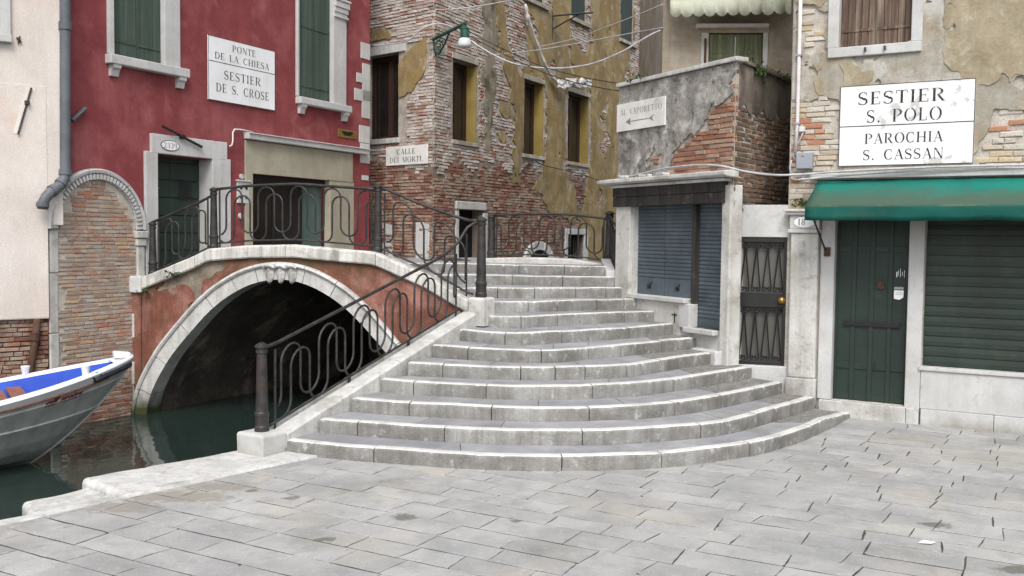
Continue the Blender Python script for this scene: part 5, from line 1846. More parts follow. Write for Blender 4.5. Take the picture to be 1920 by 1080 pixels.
# ------------------------------------------------------------------ gate between the shop and the right-hand house
gate = thing('gated_doorway', 'white lintelled doorway with a black iron grille gate above the steps', 'doorway', GW.P(.35, .5))
simple(GW, 'wall_above', gate, whitestone, -.02, .78, 2.36, 2.80, -.3, .0, .006)
simple(GW, 'sill', gate, whitestone, -.02, .78, .2, .60, -.3, .06, .012)
simple(GW, 'pane', gate, greyinside, .0, .76, .6, 2.36, -.12, -.10, 0)
simple(GW, 'reveal', gate, whitestone, -.06, .02, .3, 2.80, -.3, -.02, .004)
ggo = MB()
for (a, b, c, d) in ((.02, .085, .6, 2.36), (.675, .74, .6, 2.36), (.085, .675, 2.29, 2.36), (.085, .675, .6, .65), (.085, .675, 1.40, 1.60)):
    ggo.wbox(GW, a, b, c, d, -.06, -.02)
gf = ggo.build('gate_leaf', blackiron, gate, bevel=.004)
for (z0, z1, up) in ((.66, 1.39, False), (1.61, 2.28, True)):
    n = 4
    w = (.675 - .085) / n
    for k in range(n):
        a = .085 + k * w
        for (p, q_) in (((a + w * .5, z1 - .05), (a + w * .12, z0 + .05)), ((a + w * .5, z1 - .05), (a + w * .88, z0 + .05))):
            mb = MB()
            mb.tube([GW.P(p[0], p[1], -.04), GW.P(q_[0], q_[1], -.04)], .010, 5)
            mb.build('lattice_bar', blackiron, gf)
        for zz, sg in ((z0 + .035, 1), (z1 - .035, -1)):
            for cx, dr_ in ((a + w * .27, 1), (a + w * .73, -1)):
                mb = MB()
                pts = []
                for j in range(12):
                    an = j / 11 * 2.6 * pi
                    r_ = .033 * (1 - j / 15)
                    pts.append(GW.P(cx + dr_ * r_ * cos(an), zz + sg * r_ * sin(an), -.04))
                mb.tube(pts, .009, 5)
                mb.build('scroll', blackiron, gf)
mb = MB()
kc = GW.P(.655, 1.50, .0)
prof = [(.015, 0), (.02, .02), (.045, .035), (.055, .06), (.045, .085), (.015, .1)]
vs = []
for r_, h in prof:
    for j in range(14):
        a = 2 * pi * j / 14
        vs.append(GW.P(.655 + r_ * cos(a), 1.50 + r_ * sin(a), -.03 + h))
fs = []
for i in range(len(prof) - 1):
    for j in range(14):
        fs.append((i * 14 + j, i * 14 + (j + 1) % 14, (i + 1) * 14 + (j + 1) % 14, (i + 1) * 14 + j))
fs.append(tuple(5 * 14 + j for j in range(14)))
mb.add(vs, fs)
mb.build('door_knob', brass, gf, smooth=True)

# ------------------------------------------------------------------ drab house behind the terrace
drab = thing('drab_house', 'drab plastered house with mossy green shutters behind the terrace', 'house', DW.P(1.5, 1))
a, b, c, d = DW.rect(1328, 62, 1430, 160)
win = (a, b, c, d)
du0 = DW.uz(1242, 90)[0]
mb = MB()
wall_shell(mb, DW, du0, 6, -.5, 10, [win], .3)
mb.build('wall', dpl, drab)
mb = MB()
mb.wbox(Wall(DW.P(du0, 0).xy, (-DW.N.x, -DW.N.y)), .3, 6, -.5, 10, .001, .3)
mb.build('side_wall', dpl, drab)
m_ = (a + b) / 2
shutter_leaf(DW, drab, a + .01, m_ - .004, c, d - .01, -.05, mosswood, 3, 11)
shutter_leaf(DW, drab, m_ + .004, b - .01, c, d - .01, -.05, mosswood, 3, 12)
simple(DW, 'window_frame', drab, pillarstone, a - .12, a, c, d + .02, -.05, .02)
simple(DW, 'window_frame', drab, pillarstone, b, b + .08, c, d + .02, -.05, .02)
simple(DW, 'window_head', drab, dpl, a - .12, b + .1, d, d + .14, -.05, .025)
mb = MB()
mb.tube([DW.P(a - .06, c, .05), DW.P(a - .06, d - .1, .05)], .02, 6)
mb.build('red_pipe', rust, drab)
la, lb = DW.uz(1304, 51), DW.uz(1439, 41)
simple(DW, 'drip_ledge', drab, whitepipe, la[0], lb[0], la[1] - .02, la[1] + .03, 0, .16)
# scalloped awning
sa = thing('scalloped_awning', 'faded cream awning with a scalloped edge high above the mossy shutters', 'awning', DW.P(1.2, 5.8, .4))
au0, au1 = DW.uz(1256, 20, .5)[0], DW.uz(1484, 10, .5)[0]
mb = MB()
n = 84
vs = []
rowsN = 5
for i in range(n + 1):
    u = au0 + (au1 - au0) * i / n
    sc_ = abs(sin(pi * 10.5 * i / n))
    zlow = DW.uz(1370, 28, .5)[1] - .065 * sc_ ** .6 + .02 + .05 * i / n
    fold = .025 * sin(u * 19) + .02 * nz(u * 5, 1, 2)
    for (o, z) in ((.02, zlow + 2.05), (.35, zlow + 1.2), (.50 + fold * .5, zlow + .55), (.52 + fold, zlow + .22), (.53 + fold, zlow)):
        vs.append(DW.P(u, z, o))
fs = []
for i in range(n):
    for j in range(rowsN - 1):
        fs.append((i * rowsN + j, i * rowsN + j + 1, (i + 1) * rowsN + j + 1, (i + 1) * rowsN + j))
mb.add(vs, fs)
o = mb.build('canvas', awnpale, sa, smooth=True)
so_ = o.modifiers.new('solid', 'SOLIDIFY')
so_.thickness = .006
mb = MB()
for uu in (au0, au1):
    mb.tube([DW.P(uu, DW.uz(1370, 28, .5)[1] + .3, .5), DW.P(uu, DW.uz(1370, 28, .5)[1] + .4, .0)], .014, 6)
mb.build('frame', whitepipe, sa)

# ------------------------------------------------------------------ right-hand house
rh = thing('shop_house', 'old plastered house with closed green shop shutters on the square', 'house', RW.P(1.5, 0))
ru = lambda px, py: RW.uz(px, py)[0]
rd = (ru(1562, 600), ru(1702, 600), .21, 2.95)
rs_ = (ru(1732, 560), 5.4, .73, 2.95)
rwin = (ru(1574, 40), ru(1711, 40), RW.uz(1640, 85)[1], 6.6)
mb = MB()
wall_shell(mb, RW, -.02, 7, -.3, 9.5, [rd, rs_, rwin], .32)
mb.build('wall', palemortar, rh)
mb = MB()
mb.wbox(Wall(RW.P(-.02, 0).xy, (-RW.N.x, -RW.N.y)), .32, 7, -.3, 9.5, .001, .3)
mb.build('side_wall', mixpl, rh)
exq = [PX(RW, p) for p in ([(1476, 400), (1476, 190), (1494, 185), (1520, 190), (1576, 180), (1580, 330), (1560, 400), (1530, 400)],
       [(1500, 50), (1530, 45), (1552, 70), (1550, 100), (1520, 100), (1498, 80)], [(1836, 260), (1870, 205), (1925, 200), (1960, 330), (1835, 330)], [(1600, 92), (1670, 90), (1665, 110), (1640, 118), (1605, 112)])]
def rfield(u, z):
    d = 9
    for h in exq:
        d = min(d, -(poly_dist(u, z, h) + .09 * nz(u * 4, z * 4, 3) + .03 * nz(u * 14, z * 14, 5)))
    d = min(d, 1.1 * (.47 - nz(u * 2.2, z * 2.2, 33)))
    return min(d, z - 3.02, rects_out(u, z, [rwin], .0))
sheet(RW, rh, rfield, 0, 7, 2.95, 9.4, .055, mixpl, .028, .008, 'patchy_plaster', 2.6, 8, .05)
coat = [PX(RW, p) for p in ([(1762, -80), (1990, -80), (1990, 150), (1900, 185), (1885, 120), (1860, 150), (1800, 150), (1770, 120)], [(1520, 118), (1544, 110), (1546, 182), (1522, 186)], [(1590, 122), (1640, 125), (1650, 160), (1588, 166)], [(1840, 215), (1890, 210), (1880, 240), (1850, 250)], [(1500, -60), (1545, -60), (1540, 30), (1505, 35)], [(1960, 100), (2300, 60), (2300, 300), (1990, 280)])]
def cfield(u, z):
    d = -9
    for h in coat:
        d = max(d, poly_dist(u, z, h) + .14 * nz(u * 2.4, z * 2.4, 6) + .05 * nz(u * 9, z * 9, 7))
    return min(d, rfield(u, z) - .02)
for ci in range(len(coat)):
    def cf1(u, z, ci=ci):
        h = coat[ci]
        return min(poly_dist(u, z, h) + .14 * nz(u * 2.4, z * 2.4, 6) + .05 * nz(u * 9, z * 9, 7), rfield(u, z) - .02)
    us_ = [p[0] for p in coat[ci]]
    zs2 = [p[1] for p in coat[ci]]
    sheet(RW, rh, cf1, max(0, min(us_) - .2), min(6.5, max(us_) + .2), max(2.95, min(zs2) - .2), min(8, max(zs2) + .2), .05, ochrecoat, .038, .007, 'ochre_coat', 3, 9, .02)
NB = bricks(RW, rh, lambda u, z: rfield(u, z) < .02 and z < 6.5 and rects_out(u, z, [rwin], .17) > 0, 0, 5.2, 2.66, 6.5, palebrick, .072, .26, .009, .06, 260, 41, .005, .002)
# window with old plank shutters
u0, u1, z0, z1 = rwin
simple(RW, 'window_jamb', rh, whitestone, ru(1554, 40), u0 + .005, z0 - .0, 6.8, -.1, .05, .01)
simple(RW, 'window_jamb', rh, whitestone, u1 - .005, ru(1731, 40), z0 - .0, 6.8, -.1, .05, .01)
simple(RW, 'window_sill', rh, whitestone, ru(1554, 95), ru(1729, 90), z0 - .13, z0 - .002, -.1, .07, .01)
m_ = (u0 + u1) / 2
shutter_leaf(RW, rh, u0 + .008, m_ - .006, z0 + .004, z1, -.08, oldwood, 5, 21)
shutter_leaf(RW, rh, m_ + .006, u1 - .008, z0 + .004, z1, -.08, oldwood, 5, 22)
for uu in (m_ - .1, m_ + .14):
    mb = MB()
    mb.tube([RW.P(uu, z0 - .04, .07), RW.P(uu, z0 - .04, .10), RW.P(uu + .01, z0 - .09, .11)], .014, 6)
    mb.build('shutter_catch', blackiron, rh)
# ground floor white stone
simple(RW, 'door_jamb', rh, whitestone, ru(1537, 600), rd[0] + .004, .21, 2.98, -.2, .045, .008)
simple(RW, 'door_jamb', rh, whitestone, rd[1] - .004, ru(1730, 600), .14, 2.98, -.2, .05, .008)
simple(RW, 'threshold', rh, istrian, ru(1537, 770), rd[1] + .02, -.05, .205, -.2, .10, .012)
simple(RW, 'threshold', rh, istrian, rd[1] + .024, ru(1724, 770), -.05, .20, -.2, .095, .012)
for (a, b) in ((ru(1727, 780), ru(1864, 780)), (ru(1864.8, 780), 4.2), (4.21, 7)):
    simple(RW, 'plinth_stone', rh, whitestone, a, b, -.05, .20, -.05, .075, .008)
simple(RW, 'apron_slab', rh, whitestone, ru(1726, 740), 5.5, .203, .69, -.1, .055, .006)
simple(RW, 'window_ledge', rh, whitestone, ru(1724, 690), 5.6, .692, .74, -.2, .08, .008)
# pillar with capital
pl0, pl1 = RW.uz(1478, 600, .12)[0], RW.uz(1530, 600, .12)[0]
simple(RW, 'pillar_base', rh, pillarstone, pl0 - .02, pl1 + .01, .1, .47, -.2, .13, .012)
simple(RW, 'pillar', rh, pillarstone, pl0, pl1 - .004, .473, 2.42, -.2, .11, .02)
for (z0, z1, e, o) in ((2.42, 2.47, .035, .14), (2.472, 2.66, .015, .12), (2.662, 2.70, .06, .16), (2.702, 2.74, .085, .185)):
    simple(RW, 'capital', rh, pillarstone, pl0 - e, pl1 + e * .6, z0, z1, -.2, o, .01)
cu_, cz_ = (pl0 + pl1) / 2, 2.565
mb = MB()
mb.wpoly(RW, [(cu_ + .15 * cos(2 * pi * k / 28), cz_ + .08 * sin(2 * pi * k / 28)) for k in range(28)], .118, .124)
n1_ = thing('house_number', 'oval house number 18 on the pillar capital beside the green awning', 'number plate', RW.P(cu_, cz_ - .08, .12))
mb.build('rim', letterbrown, n1_)
mb = MB()
mb.wpoly(RW, [(cu_ + .143 * cos(2 * pi * k / 28), cz_ + .073 * sin(2 * pi * k / 28)) for k in range(28)], .124, .127)
mb.build('plate', signwhite, n1_)
lettering(RW, n1_, '18', cu_ - .09, cu_ + .01, cz_, .085, .129, letterm, .12)
# panelled green door
u0, u1, z0, z1 = rd
mb = MB()
mb.wbox(RW, u0 + .012, u1 - .005, z0, z1, -.10, -.08)
gd = mb.build('door', greendoor, rh)
n = 4
w = (u1 - u0 - .02) / n
for k in range(n + 1):
    uu = u0 + .012 + k * w
    simple(RW, 'stile', gd, greendoor, max(u0 + .012, uu - .028), min(u1 - .006, uu + .028), z0, z1, -.08, -.062, .004)
for k in range(n):
    uu = u0 + .012 + k * w
    for (c, d) in ((z0 + .01, z0 + .08), (z0 + .42, z0 + .50), (2.18, 2.26)):
        simple(RW, 'rail', gd, greendoor, uu + .03, uu + w - .03, c, d, -.08, -.064, .004)
simple(RW, 'locking_bar', gd, blackiron, u0 + .12, u1 - .10, 1.20, 1.27, -.062, -.045, .004)
for fu in (.14, .26, .45, .62, .74, .86):
    mb = MB()
    uu = u0 + (u1 - u0) * fu
    mb.wpoly(RW, [(uu + .012 * cos(k * pi / 4), 1.235 + .012 * sin(k * pi / 4)) for k in range(8)], -.045, -.036)
    mb.build('bolt', iron, gd)
simple(RW, 'lock_plate', gd, rust, u0 + .58 * (u1 - u0), u0 + .67 * (u1 - u0), 1.70, 1.80, -.062, -.05, .003)
simple(RW, 'keyhole', gd, blackiron, u0 + .56 * (u1 - u0), u0 + .58 * (u1 - u0), .62, .74, -.062, -.055, .003)
pn = thing('notice', 'small torn white notice pasted on the dark green door', 'notice', RW.P(u0 + .86 * (u1 - u0), 1.6, -.06))
mb = MB()
uu = u0 + .80 * (u1 - u0)
mb.wpoly(RW, [(uu, 1.58), (uu + .07, 1.57), (uu + .115, 1.60), (uu + .118, 1.69), (uu, 1.69)], -.061, -.0595)
mb.build('paper', paperm, pn)
mb = MB()
mb.wbox(RW, uu, uu + .115, 1.70, 1.735, -.061, -.0595)
mb.wbox(RW, uu + .02, uu + .11, 1.655, 1.662, -.0595, -.0590)
mb.wbox(RW, uu + .02, uu + .10, 1.635, 1.641, -.0595, -.0590)
mb.build('print', greypl_box, pn)
mb = MB()
for k in range(5):
    mb.wbox(RW, uu + .02 + .024 * k, uu + .026 + .024 * k + .008 * (k == 0), 1.86 + .02 * (k % 2), 1.93 + .02 * ((k * 7) % 3), -.0615, -.0605)
sc_ = mb.build('paint_scratches', signwhite, gd)
# wide roller shutter
roller(RW, rh, rs_[0] + .006, rs_[1], rs_[2] + .01, 2.95, -.07, greenroll, .128)
# awning
aw = thing('green_awning', 'green canvas shop awning with a grimy front edge', 'awning', RW.P(2.5, 2.6, .4))
a0, a1 = RW.uz(1538, 338)[0], 6.0
zt_, zf_, zv_ = 3.12, 2.76, 2.575
AO = .74
mb = MB()
n = 60
prof = [(.06, zt_), (.25, zt_ - .085), (.45, zt_ - .19), (.60, zt_ - .27), (.70, zt_ - .335), (AO - .012, zf_ + .008), (AO, zf_ - .015), (AO - .006, zf_ - .06), (AO + .004, zf_ - .12), (AO - .004, zv_)]
vs = []
for i in range(n + 1):
    u = a0 + (a1 - a0) * i / n
    for j, (o, z) in enumerate(prof):
        sag = -.022 * sin(pi * min(1, j / 5)) * (1 + .9 * nz(u * 1.5, j * .3, 2))
        hem = .014 * nz(u * 2.2, 3, 4) if j >= 7 else 0
        vs.append(RW.P(u, z + sag + hem, o + (.018 if j >= 6 else .012) * nz(u * 4.5, j * .35, 6) + .004 * sin(u * 23 + j * .6)))
k = len(prof)
fs, ms = [], []
for i in range(n):
    for j in range(k - 1):
        fs.append((i * k + j, i * k + j + 1, (i + 1) * k + j + 1, (i + 1) * k + j))
        ms.append(0 if j < 5 else (1 if j < 6 else 2))
mb.add(vs, fs)
mb.m = ms
o = mb.build('canvas', [awngreen, awngrime, awnval], aw, smooth=True)
q_ = o.modifiers.new('solid', 'SOLIDIFY')
q_.thickness = .006
mb = MB()
mb.add([RW.P(a0 - .001, zt_, .06), RW.P(a0 - .001, zf_, AO), RW.P(a0 - .001, zv_, AO), RW.P(a0 - .001, zv_ + .10, AO - .22)], [(0, 1, 2, 3)])
o = mb.build('side_flap', awnval, aw)
o.modifiers.new('solid', 'SOLIDIFY').thickness = .006
mb = MB()
mb.tube([RW.P(a0 + .05, zv_ + .12, AO - .05), RW.P(ru(1550, 470), RW.uz(1550, 470)[1], .06)], .013, 6)
mb.build('arm', blackiron, aw)
uu, zz = RW.uz(1553, 472)
simple(RW, 'arm_bracket', aw, rust, uu - .04, uu + .04, zz - .06, zz + .06, .045, .075, .004)
simple(RW, 'head_box', aw, whitestone, ru(1525, 330), 6.2, 3.135, 3.20, 0, .12, .01)
mb = MB()
mb.tube([RW.P(a0 + .02, zf_ - .06, AO - .06), RW.P(a1, zf_ - .06, AO - .06)], .018, 8)
mb.build('front_bar', iron, aw)

# ------------------------------------------------------------------ street name panels
sign('street_sign', 'white panel lettered PONTE DE LA CHIESA and SESTIER DE S. CROSE', RED, 1.57, 3.195, 4.535, 5.59, signwhite,
     [('PONTE', .34, .69, .125, .105), ('DE LA CHIESA', .09, .90, .29, .105), ('SESTIER', .22, .77, .57, .135), ('DE S. CROSE', .105, .90, .785, .135)], .39)
sign('street_sign', 'white panel lettered SESTIER S. POLO and PAROCHIA S. CASSAN', RW, RW.uz(1575, 240)[0], RW.uz(1828, 230)[0], 3.295, 4.335, signworn,
     [('SESTIER', .14, .79, .165, .155), ('S. POLO', .21, .77, .39, .155), ('PAROCHIA', .20, .78, .665, .125), ('S. CASSAN', .19, .79, .865, .125)], .505, out=.045)
sign('street_sign', 'small white panel lettered CALLE DEI MORTI on the old brick corner', BLW, -1.40, -.11, 3.80, 4.195, signdirty,
     [('CALLE', .27, .71, .30, .27), ('DEI MORTI.', .10, .90, .72, .27)], None, border=False, out=.05)
sign('street_sign', 'white panel lettered AL VAPORETTO with a double arrow', VLW, -.12, 1.13, 3.99, 4.415, signdirty,
     [('AL VAPORETTO', .08, .94, .32, .21)], None, letterbrown, False, .06, .025, arrow=(.20, .79, .68))

# ------------------------------------------------------------------ street lamp on its bracket at the brick corner
lamp = thing('wall_lamp', 'green enamel street lamp on a scrolled bracket at the brick corner', 'street lamp', BLW.P(-.05, 6.2, .05))
def dp_(px, py, Y):
    return at_y(px, py, Y)
la0, la1 = dp_(812, 74, 20.1), dp_(874, 43, 19.0)
mb = MB()
mb.tube([la0, la1], .035, 8)
mb.build('arm', lampgreen, lamp)
mb = MB()
mb.tube([dp_(842, 62, 19.6), dp_(835, 80, 19.8), dp_(822, 103, 20.05)], .022, 6)
mb.tube([dp_(813, 76, 20.12), dp_(814, 90, 20.1), dp_(818, 104, 20.1)], .022, 6)
for c_, r_ in (((822, 84), .09), ((828, 76), .06), ((820, 95), .05)):
    c3 = dp_(*c_, 20.0)
    mb.tube([c3 + Vector((r_ * cos(j * .5) * (1 - j / 22), 0, r_ * sin(j * .5) * (1 - j / 22))) for j in range(15)], .014, 5)
mb.build('scroll_bracket', lampgreen, lamp)
lc = dp_(871, 70, 19.05)
def pxm(n):
    return n / FPX * 19.05
mb = MB()
mb.lathe((lc.x, lc.y, lc.z), [(pxm(9.5), -pxm(2)), (pxm(10), 0), (pxm(8.5), pxm(1)), (pxm(8), pxm(14)), (pxm(8.5), pxm(16)), (pxm(6), pxm(19)), (pxm(4), pxm(21)), (pxm(2), pxm(27))], 18)
mb.build('housing', lampgreen, lamp, smooth=False)
mb = MB()
mb.lathe((lc.x, lc.y, lc.z), [(pxm(6), -pxm(19)), (pxm(11.5), -pxm(18)), (pxm(13), -pxm(16)), (pxm(13.2), -pxm(11)), (pxm(11), -pxm(5)), (pxm(9.5), -pxm(2))], 20)
mb.build('glass_bowl', lampglass, lamp, smooth=True)
jb = thing('junction_box', 'pale grey box under the green lamp bracket', 'box', dp_(832, 100, 20.1))
c_ = dp_(832, 95, 20.06)
mb = MB()
mb.box(c_, (.07, .01, 0), (-.01, .05, 0), (0, 0, .10))
mb.build('casing', mixpl, jb, bevel=.01)

# ------------------------------------------------------------------ wires and cables
def wire(lab, pts, r, m, n=6, cat='cable'):
    P_ = [at_y(*p) for p in pts]
    res = []
    for i in range(len(P_) - 1):
        a, b, c, d = P_[max(0, i - 1)], P_[i], P_[i + 1], P_[min(len(P_) - 1, i + 2)]
        for j in range(6):
            t = j / 6
            res.append(.5 * ((2 * b) + (c - a) * t + (2 * a - 5 * b + 4 * c - d) * t * t + (3 * b - a - 3 * c + d) * t ** 3))
    res.append(P_[-1])
    mb = MB()
    mb.tube(res, r, n)
    o = mb.build('overhead_cable', m, None, smooth=True)
    tag(o, lab, cat, 'cables strung between the houses')
    return o
wire('thick grey cable sagging from the lamp across to the drab house', [(697, 86, 20.8), (760, 78, 20.2), (790, 55, 20.0), (820, 45, 19.9), (850, 52, 19.5), (900, 88, 19.0), (960, 118, 18.5), (1030, 128, 18.0), (1100, 122, 17.4), (1160, 100, 16.9), (1215, 68, 16.6), (1238, 57, 16.5)], .015, cablem, 8)
wire('straight pale cable crossing in front of the ochre wall', [(905, 105, 22.4), (1000, 95, 21), (1080, 82, 20), (1180, 63, 18.5), (1243, 52, 16.7)], .011, cablem)
wire('pale cable rising along the top of the brick corner', [(782, 18, 20.4), (850, 17, 20.1), (905, 10, 20), (960, 0, 19.6), (1020, -14, 19)], .011, cablem)
wire('upper of two dark wires slanting down to the terrace', [(830, 28, 20), (900, 70, 19.5), (1000, 118, 18), (1080, 142, 16.8), (1163, 157, 15.7)], .009, cabledark, 5)
wire('lower of two dark wires slanting down to the terrace', [(830, 40, 20), (900, 78, 19.5), (1000, 128, 18), (1080, 155, 16.8), (1163, 171, 15.7)], .009, cabledark, 5)
wire('thin pale wire rising steeply towards the scalloped awning', [(1010, 88, 21), (1080, 72, 20), (1120, 57, 19), (1180, 34, 17.8), (1243, 8, 16.6)], .009, cablem, 5)
wire('grey cable drooping along the cornice of the corner shop', [(1158, 330, 15.6), (1185, 330, 15.2), (1240, 317, 14.4), (1300, 310, 13.6), (1350, 311, 13.05), (1400, 322, 12.95), (1450, 328, 13.1), (1500, 327, 13.1), (1600, 320, 12.75), (1760, 313, 12.3), (1930, 309, 11.8)], .015, cablem, 8)
wire('second cable running along above the green awning', [(1495, 337, 13.15), (1530, 334, 13.0), (1620, 326, 12.75), (1760, 319, 12.32), (1930, 315, 11.85)], .015, cablem, 6)
wire('thin dark wire stapled to the ochre wall under the windows', [(957, 330, 23.2), (975, 326, 23.5), (990, 308, 23.8), (1000, 300, 24.0), (1020, 310, 24.4), (1062, 320, 25.6), (1100, 330, 26.7), (1150, 350, 28.3)], .012, cabledark, 5)
# twisted white cloth hanging down the ochre wall
ct = thing('hanging_cloth', 'twisted white cloth dangling down the ochre wall onto a window head', 'cloth', BRW.P(*BRW.uz(1050, 150), .1))
def bp2(px, py, o=.12):
    u_, z_ = BRW.uz(px, py, o)
    return BRW.P(u_, z_, o)
mb = MB()
base_ = [bp2(985, 8), bp2(990, 35), bp2(1000, 62), bp2(1010, 90), bp2(1022, 122), bp2(1035, 144), bp2(1048, 158), bp2(1060, 165)]
pts, rad = [], []
for i in range(len(base_) - 1):
    for j in range(5):
        t = j / 5
        pts.append(base_[i] + (base_[i + 1] - base_[i]) * t)
        rad.append(.028 + .03 * abs(nz((i + t) * 1.7, 2, 3)) * 2)
mb.tube(pts, rad, 8)
mb.build('strip', cloth, ct, smooth=True)
mb = MB()
k1, k2 = 18, 6
vs = []
for i in range(k1 + 1):
    for j in range(k2 + 1):
        px = 1045 + 64 * i / k1
        py = 150 + 16 * j / k2 + 6 * nz(i * .5, j * .6, 1) - 3 * sin(i / k1 * 3)
        vs.append(bp2(px, py, .22 + .10 * nz(i * .6, j * .4, 7)))
mb.add(vs, [(i * (k2 + 1) + j, (i + 1) * (k2 + 1) + j, (i + 1) * (k2 + 1) + j + 1, i * (k2 + 1) + j + 1) for i in range(k1) for j in range(k2)])
o = mb.build('bunched_end', cloth, ct, smooth=True)
o.modifiers.new('solid', 'SOLIDIFY').thickness = .01
# white conduit, meter box and wiring at the left edge of the right-hand house
wc = thing('wall_conduit', 'tall white conduit pipe at the edge of the patchy house', 'conduit', RW.P(.1, 3.4, .05))
mb = MB()
c0, c1, c2 = RW.uz(1496, -80, .06), RW.uz(1495, 232, .06), RW.uz(1491, 286, .06)
mb.tube([RW.P(c1[0], 7.5, .06), RW.P(c1[0], c1[1], .06), RW.P(c2[0], c2[1], .06)], .026, 10)
mb.build('tube', whitepipe, wc, smooth=True)
for py in (104, 232):
    mb = MB()
    p_ = RW.uz(1495, py, .06)
    mb.wbox(RW, c1[0] - .04, c1[0] + .04, p_[1] - .012, p_[1] + .012, 0, .09)
    mb.build('clip', greypl_box, wc)
mbx = thing('meter_box', 'square grey plastic junction box beside the big lettered panel', 'box', RW.P(*RW.uz(1511, 316), .03))
a, b, c, d = RW.rect(1497, 287, 1527, 318)
simple(RW, 'casing', mbx, greypl_box, a, b, c, d, .02, .13, .008)
simple(RW, 'lid', mbx, greypl_box, a + .008, b - .008, c + .008, d - .008, .13, .14, .004)
simple(RW, 'badge', mbx, brass, a + .07, a + .11, d - .06, d - .045, .14, .142, 0)
sw = thing('wall_socket', 'little grey cable socket above the meter box', 'socket', RW.P(*RW.uz(1506, 250), .03))
a2, b2, c2_, d2 = RW.rect(1501, 238, 1511, 248)
simple(RW, 'casing', sw, whitepipe, a2, b2, c2_, d2, .02, .08, .006)
def rwp(px, py, o=.06):
    u_, z_ = RW.uz(px, py, o)
    return RW.P(u_, z_, o)
mb = MB()
mb.tube([rwp(1506, 248), rwp(1500, 262), rwp(1490, 276), rwp(1487, 292), rwp(1493, 302), rwp(1500, 300)], .009, 6)
mb.tube([rwp(1484, 300, .05), rwp(1481, 315, .05), rwp(1484, 335, .05), rwp(1500, 338, .05), rwp(1510, 330, .05), rwp(1513, 318, .05)], .014, 6)
o = mb.build('loose_wiring', cablem, None, smooth=True)
tag(o, 'loose loops of grey wiring around the meter box', 'cable')

# ------------------------------------------------------------------ weeds
def weed(lab, centre, n, spread, h, seed, droop=0.0, ax=Vector((1, 0, 0))):
    rs = random.Random(seed)
    mb = MB()
    for i in range(n):
        p = Vector(centre) + ax * rs.uniform(-spread, spread) + Vector((rs.uniform(-.08, .08), rs.uniform(-.08, .08), rs.uniform(-.02, .03)))
        dz = rs.uniform(.25, 1) * h
        tip = p + Vector((rs.uniform(-.6, .6) * h, rs.uniform(-.6, .6) * h, dz - droop * rs.random()))
        mid_ = (p + tip) / 2 + Vector((0, 0, .15 * h))
        s_ = (tip - p).cross(Vector((rs.uniform(-1, 1), rs.uniform(-1, 1), .3)))
        if s_.length < 1e-5:
            continue
        s_ = s_.normalized() * rs.uniform(.006, .02)
        mb.add([p, mid_ + s_, tip, mid_ - s_], [(0, 1, 2, 3)])
        for q_ in range(3):
            b_ = mid_ + (tip - mid_) * rs.random()
            e_ = b_ + Vector((rs.uniform(-1, 1), rs.uniform(-1, 1), rs.uniform(-.3, .8))) * .05
            sd = Vector((rs.uniform(-1, 1), rs.uniform(-1, 1), rs.uniform(-1, 1))) * .018
            mb.add([b_, (b_ + e_) / 2 + sd, e_, (b_ + e_) / 2 - sd], [(0, 1, 2, 3)])
    o = mb.build('weed_clump', leafm)
    tag(o, lab, 'weed', 'weeds growing on the masonry')
vd = Vector((VLW.D.x, VLW.D.y, 0))
vrd = Vector((VRW.D.x, VRW.D.y, 0))
weed('green weed on the far end of the terrace wall by the lettered panel', VLW.P(.32, ZT + .03, -.05), 50, .18, .09, 1, .10, vd)
weed('trailing dark weeds over the side of the terrace wall', VRW.P(.72, ZT + .02, .02), 70, .26, .08, 2, .24, vrd)
weed('sparse weeds at the rear of the side terrace wall', VRW.P(1.6, ZT + .02, .02), 40, .35, .07, 3, .15, vrd)
weed('tiny weed on top of the pillar capital', RW.P(.22, 2.78, .08), 24, .08, .10, 4, .04, Vector((RW.D.x, RW.D.y, 0)))
weed('small weed in the crack under the bridge coping', BRG.P(.78, 1.68, .05), 22, .06, .07, 5, .06, Vector((BRG.D.x, BRG.D.y, 0)))
weed('tiny weed at the foot of the end coping block', BRG.P(.23, 1.42, .06), 14, .04, .06, 6, .05, Vector((BRG.D.x, BRG.D.y, 0)))

# litter on the paving
q_ = at_z(1737, 1018, .006)
mb = MB()
mb.add([(q_.x - .07, q_.y - .01, .008), (q_.x + .02, q_.y - .04, .012), (q_.x + .08, q_.y + .01, .009), (q_.x - .01, q_.y + .035, .02)], [(0, 1, 2, 3)])
o = mb.build('paper_scrap', paperm)
tag(o, 'small white scrap of paper lying on the paving', 'litter')

# ------------------------------------------------------------------ moored boat
boat = thing('moored_boat', 'grey and white open boat with a blue inside moored at the cream house', 'boat', (-5.7, 12.1, -.45))
TIP = at_z(249, 667, .78).xy
HD = Vector((.85, .527)).normalized()
HN = Vector((-HD.y, HD.x))
BLEN = 5.2
ZK = -.50
def gun(s):
    return .32 + .46 * max(0, 1 - s / 2.6) ** 1.5
def gshape(t):
    x = min(1, t / .44)
    return (1 - (1 - x) ** 2.0) ** .80 * (1 - .12 * max(0, (t - .6) / .4))
def hull_pt(h, t, side, inset=0.0, dz=0.0):
    s0 = 1.25 * (1 - h) ** 1.25
    s = s0 + t * (BLEN - s0)
    b = 1.0 * (.10 + .90 * h ** .40) * gshape(t)
    b = max(0, b - inset)
    z = ZK + h * (gun(s) - ZK) + dz
    p = TIP - HD * s + HN * (side * b)
    return Vector((p.x, p.y, z))
hs_ = [0, .12, .24, .36, .48, .58, .60, .70, .82, .84, .93]
NT = 44
def tt(i):
    return (i / NT) ** 1.5
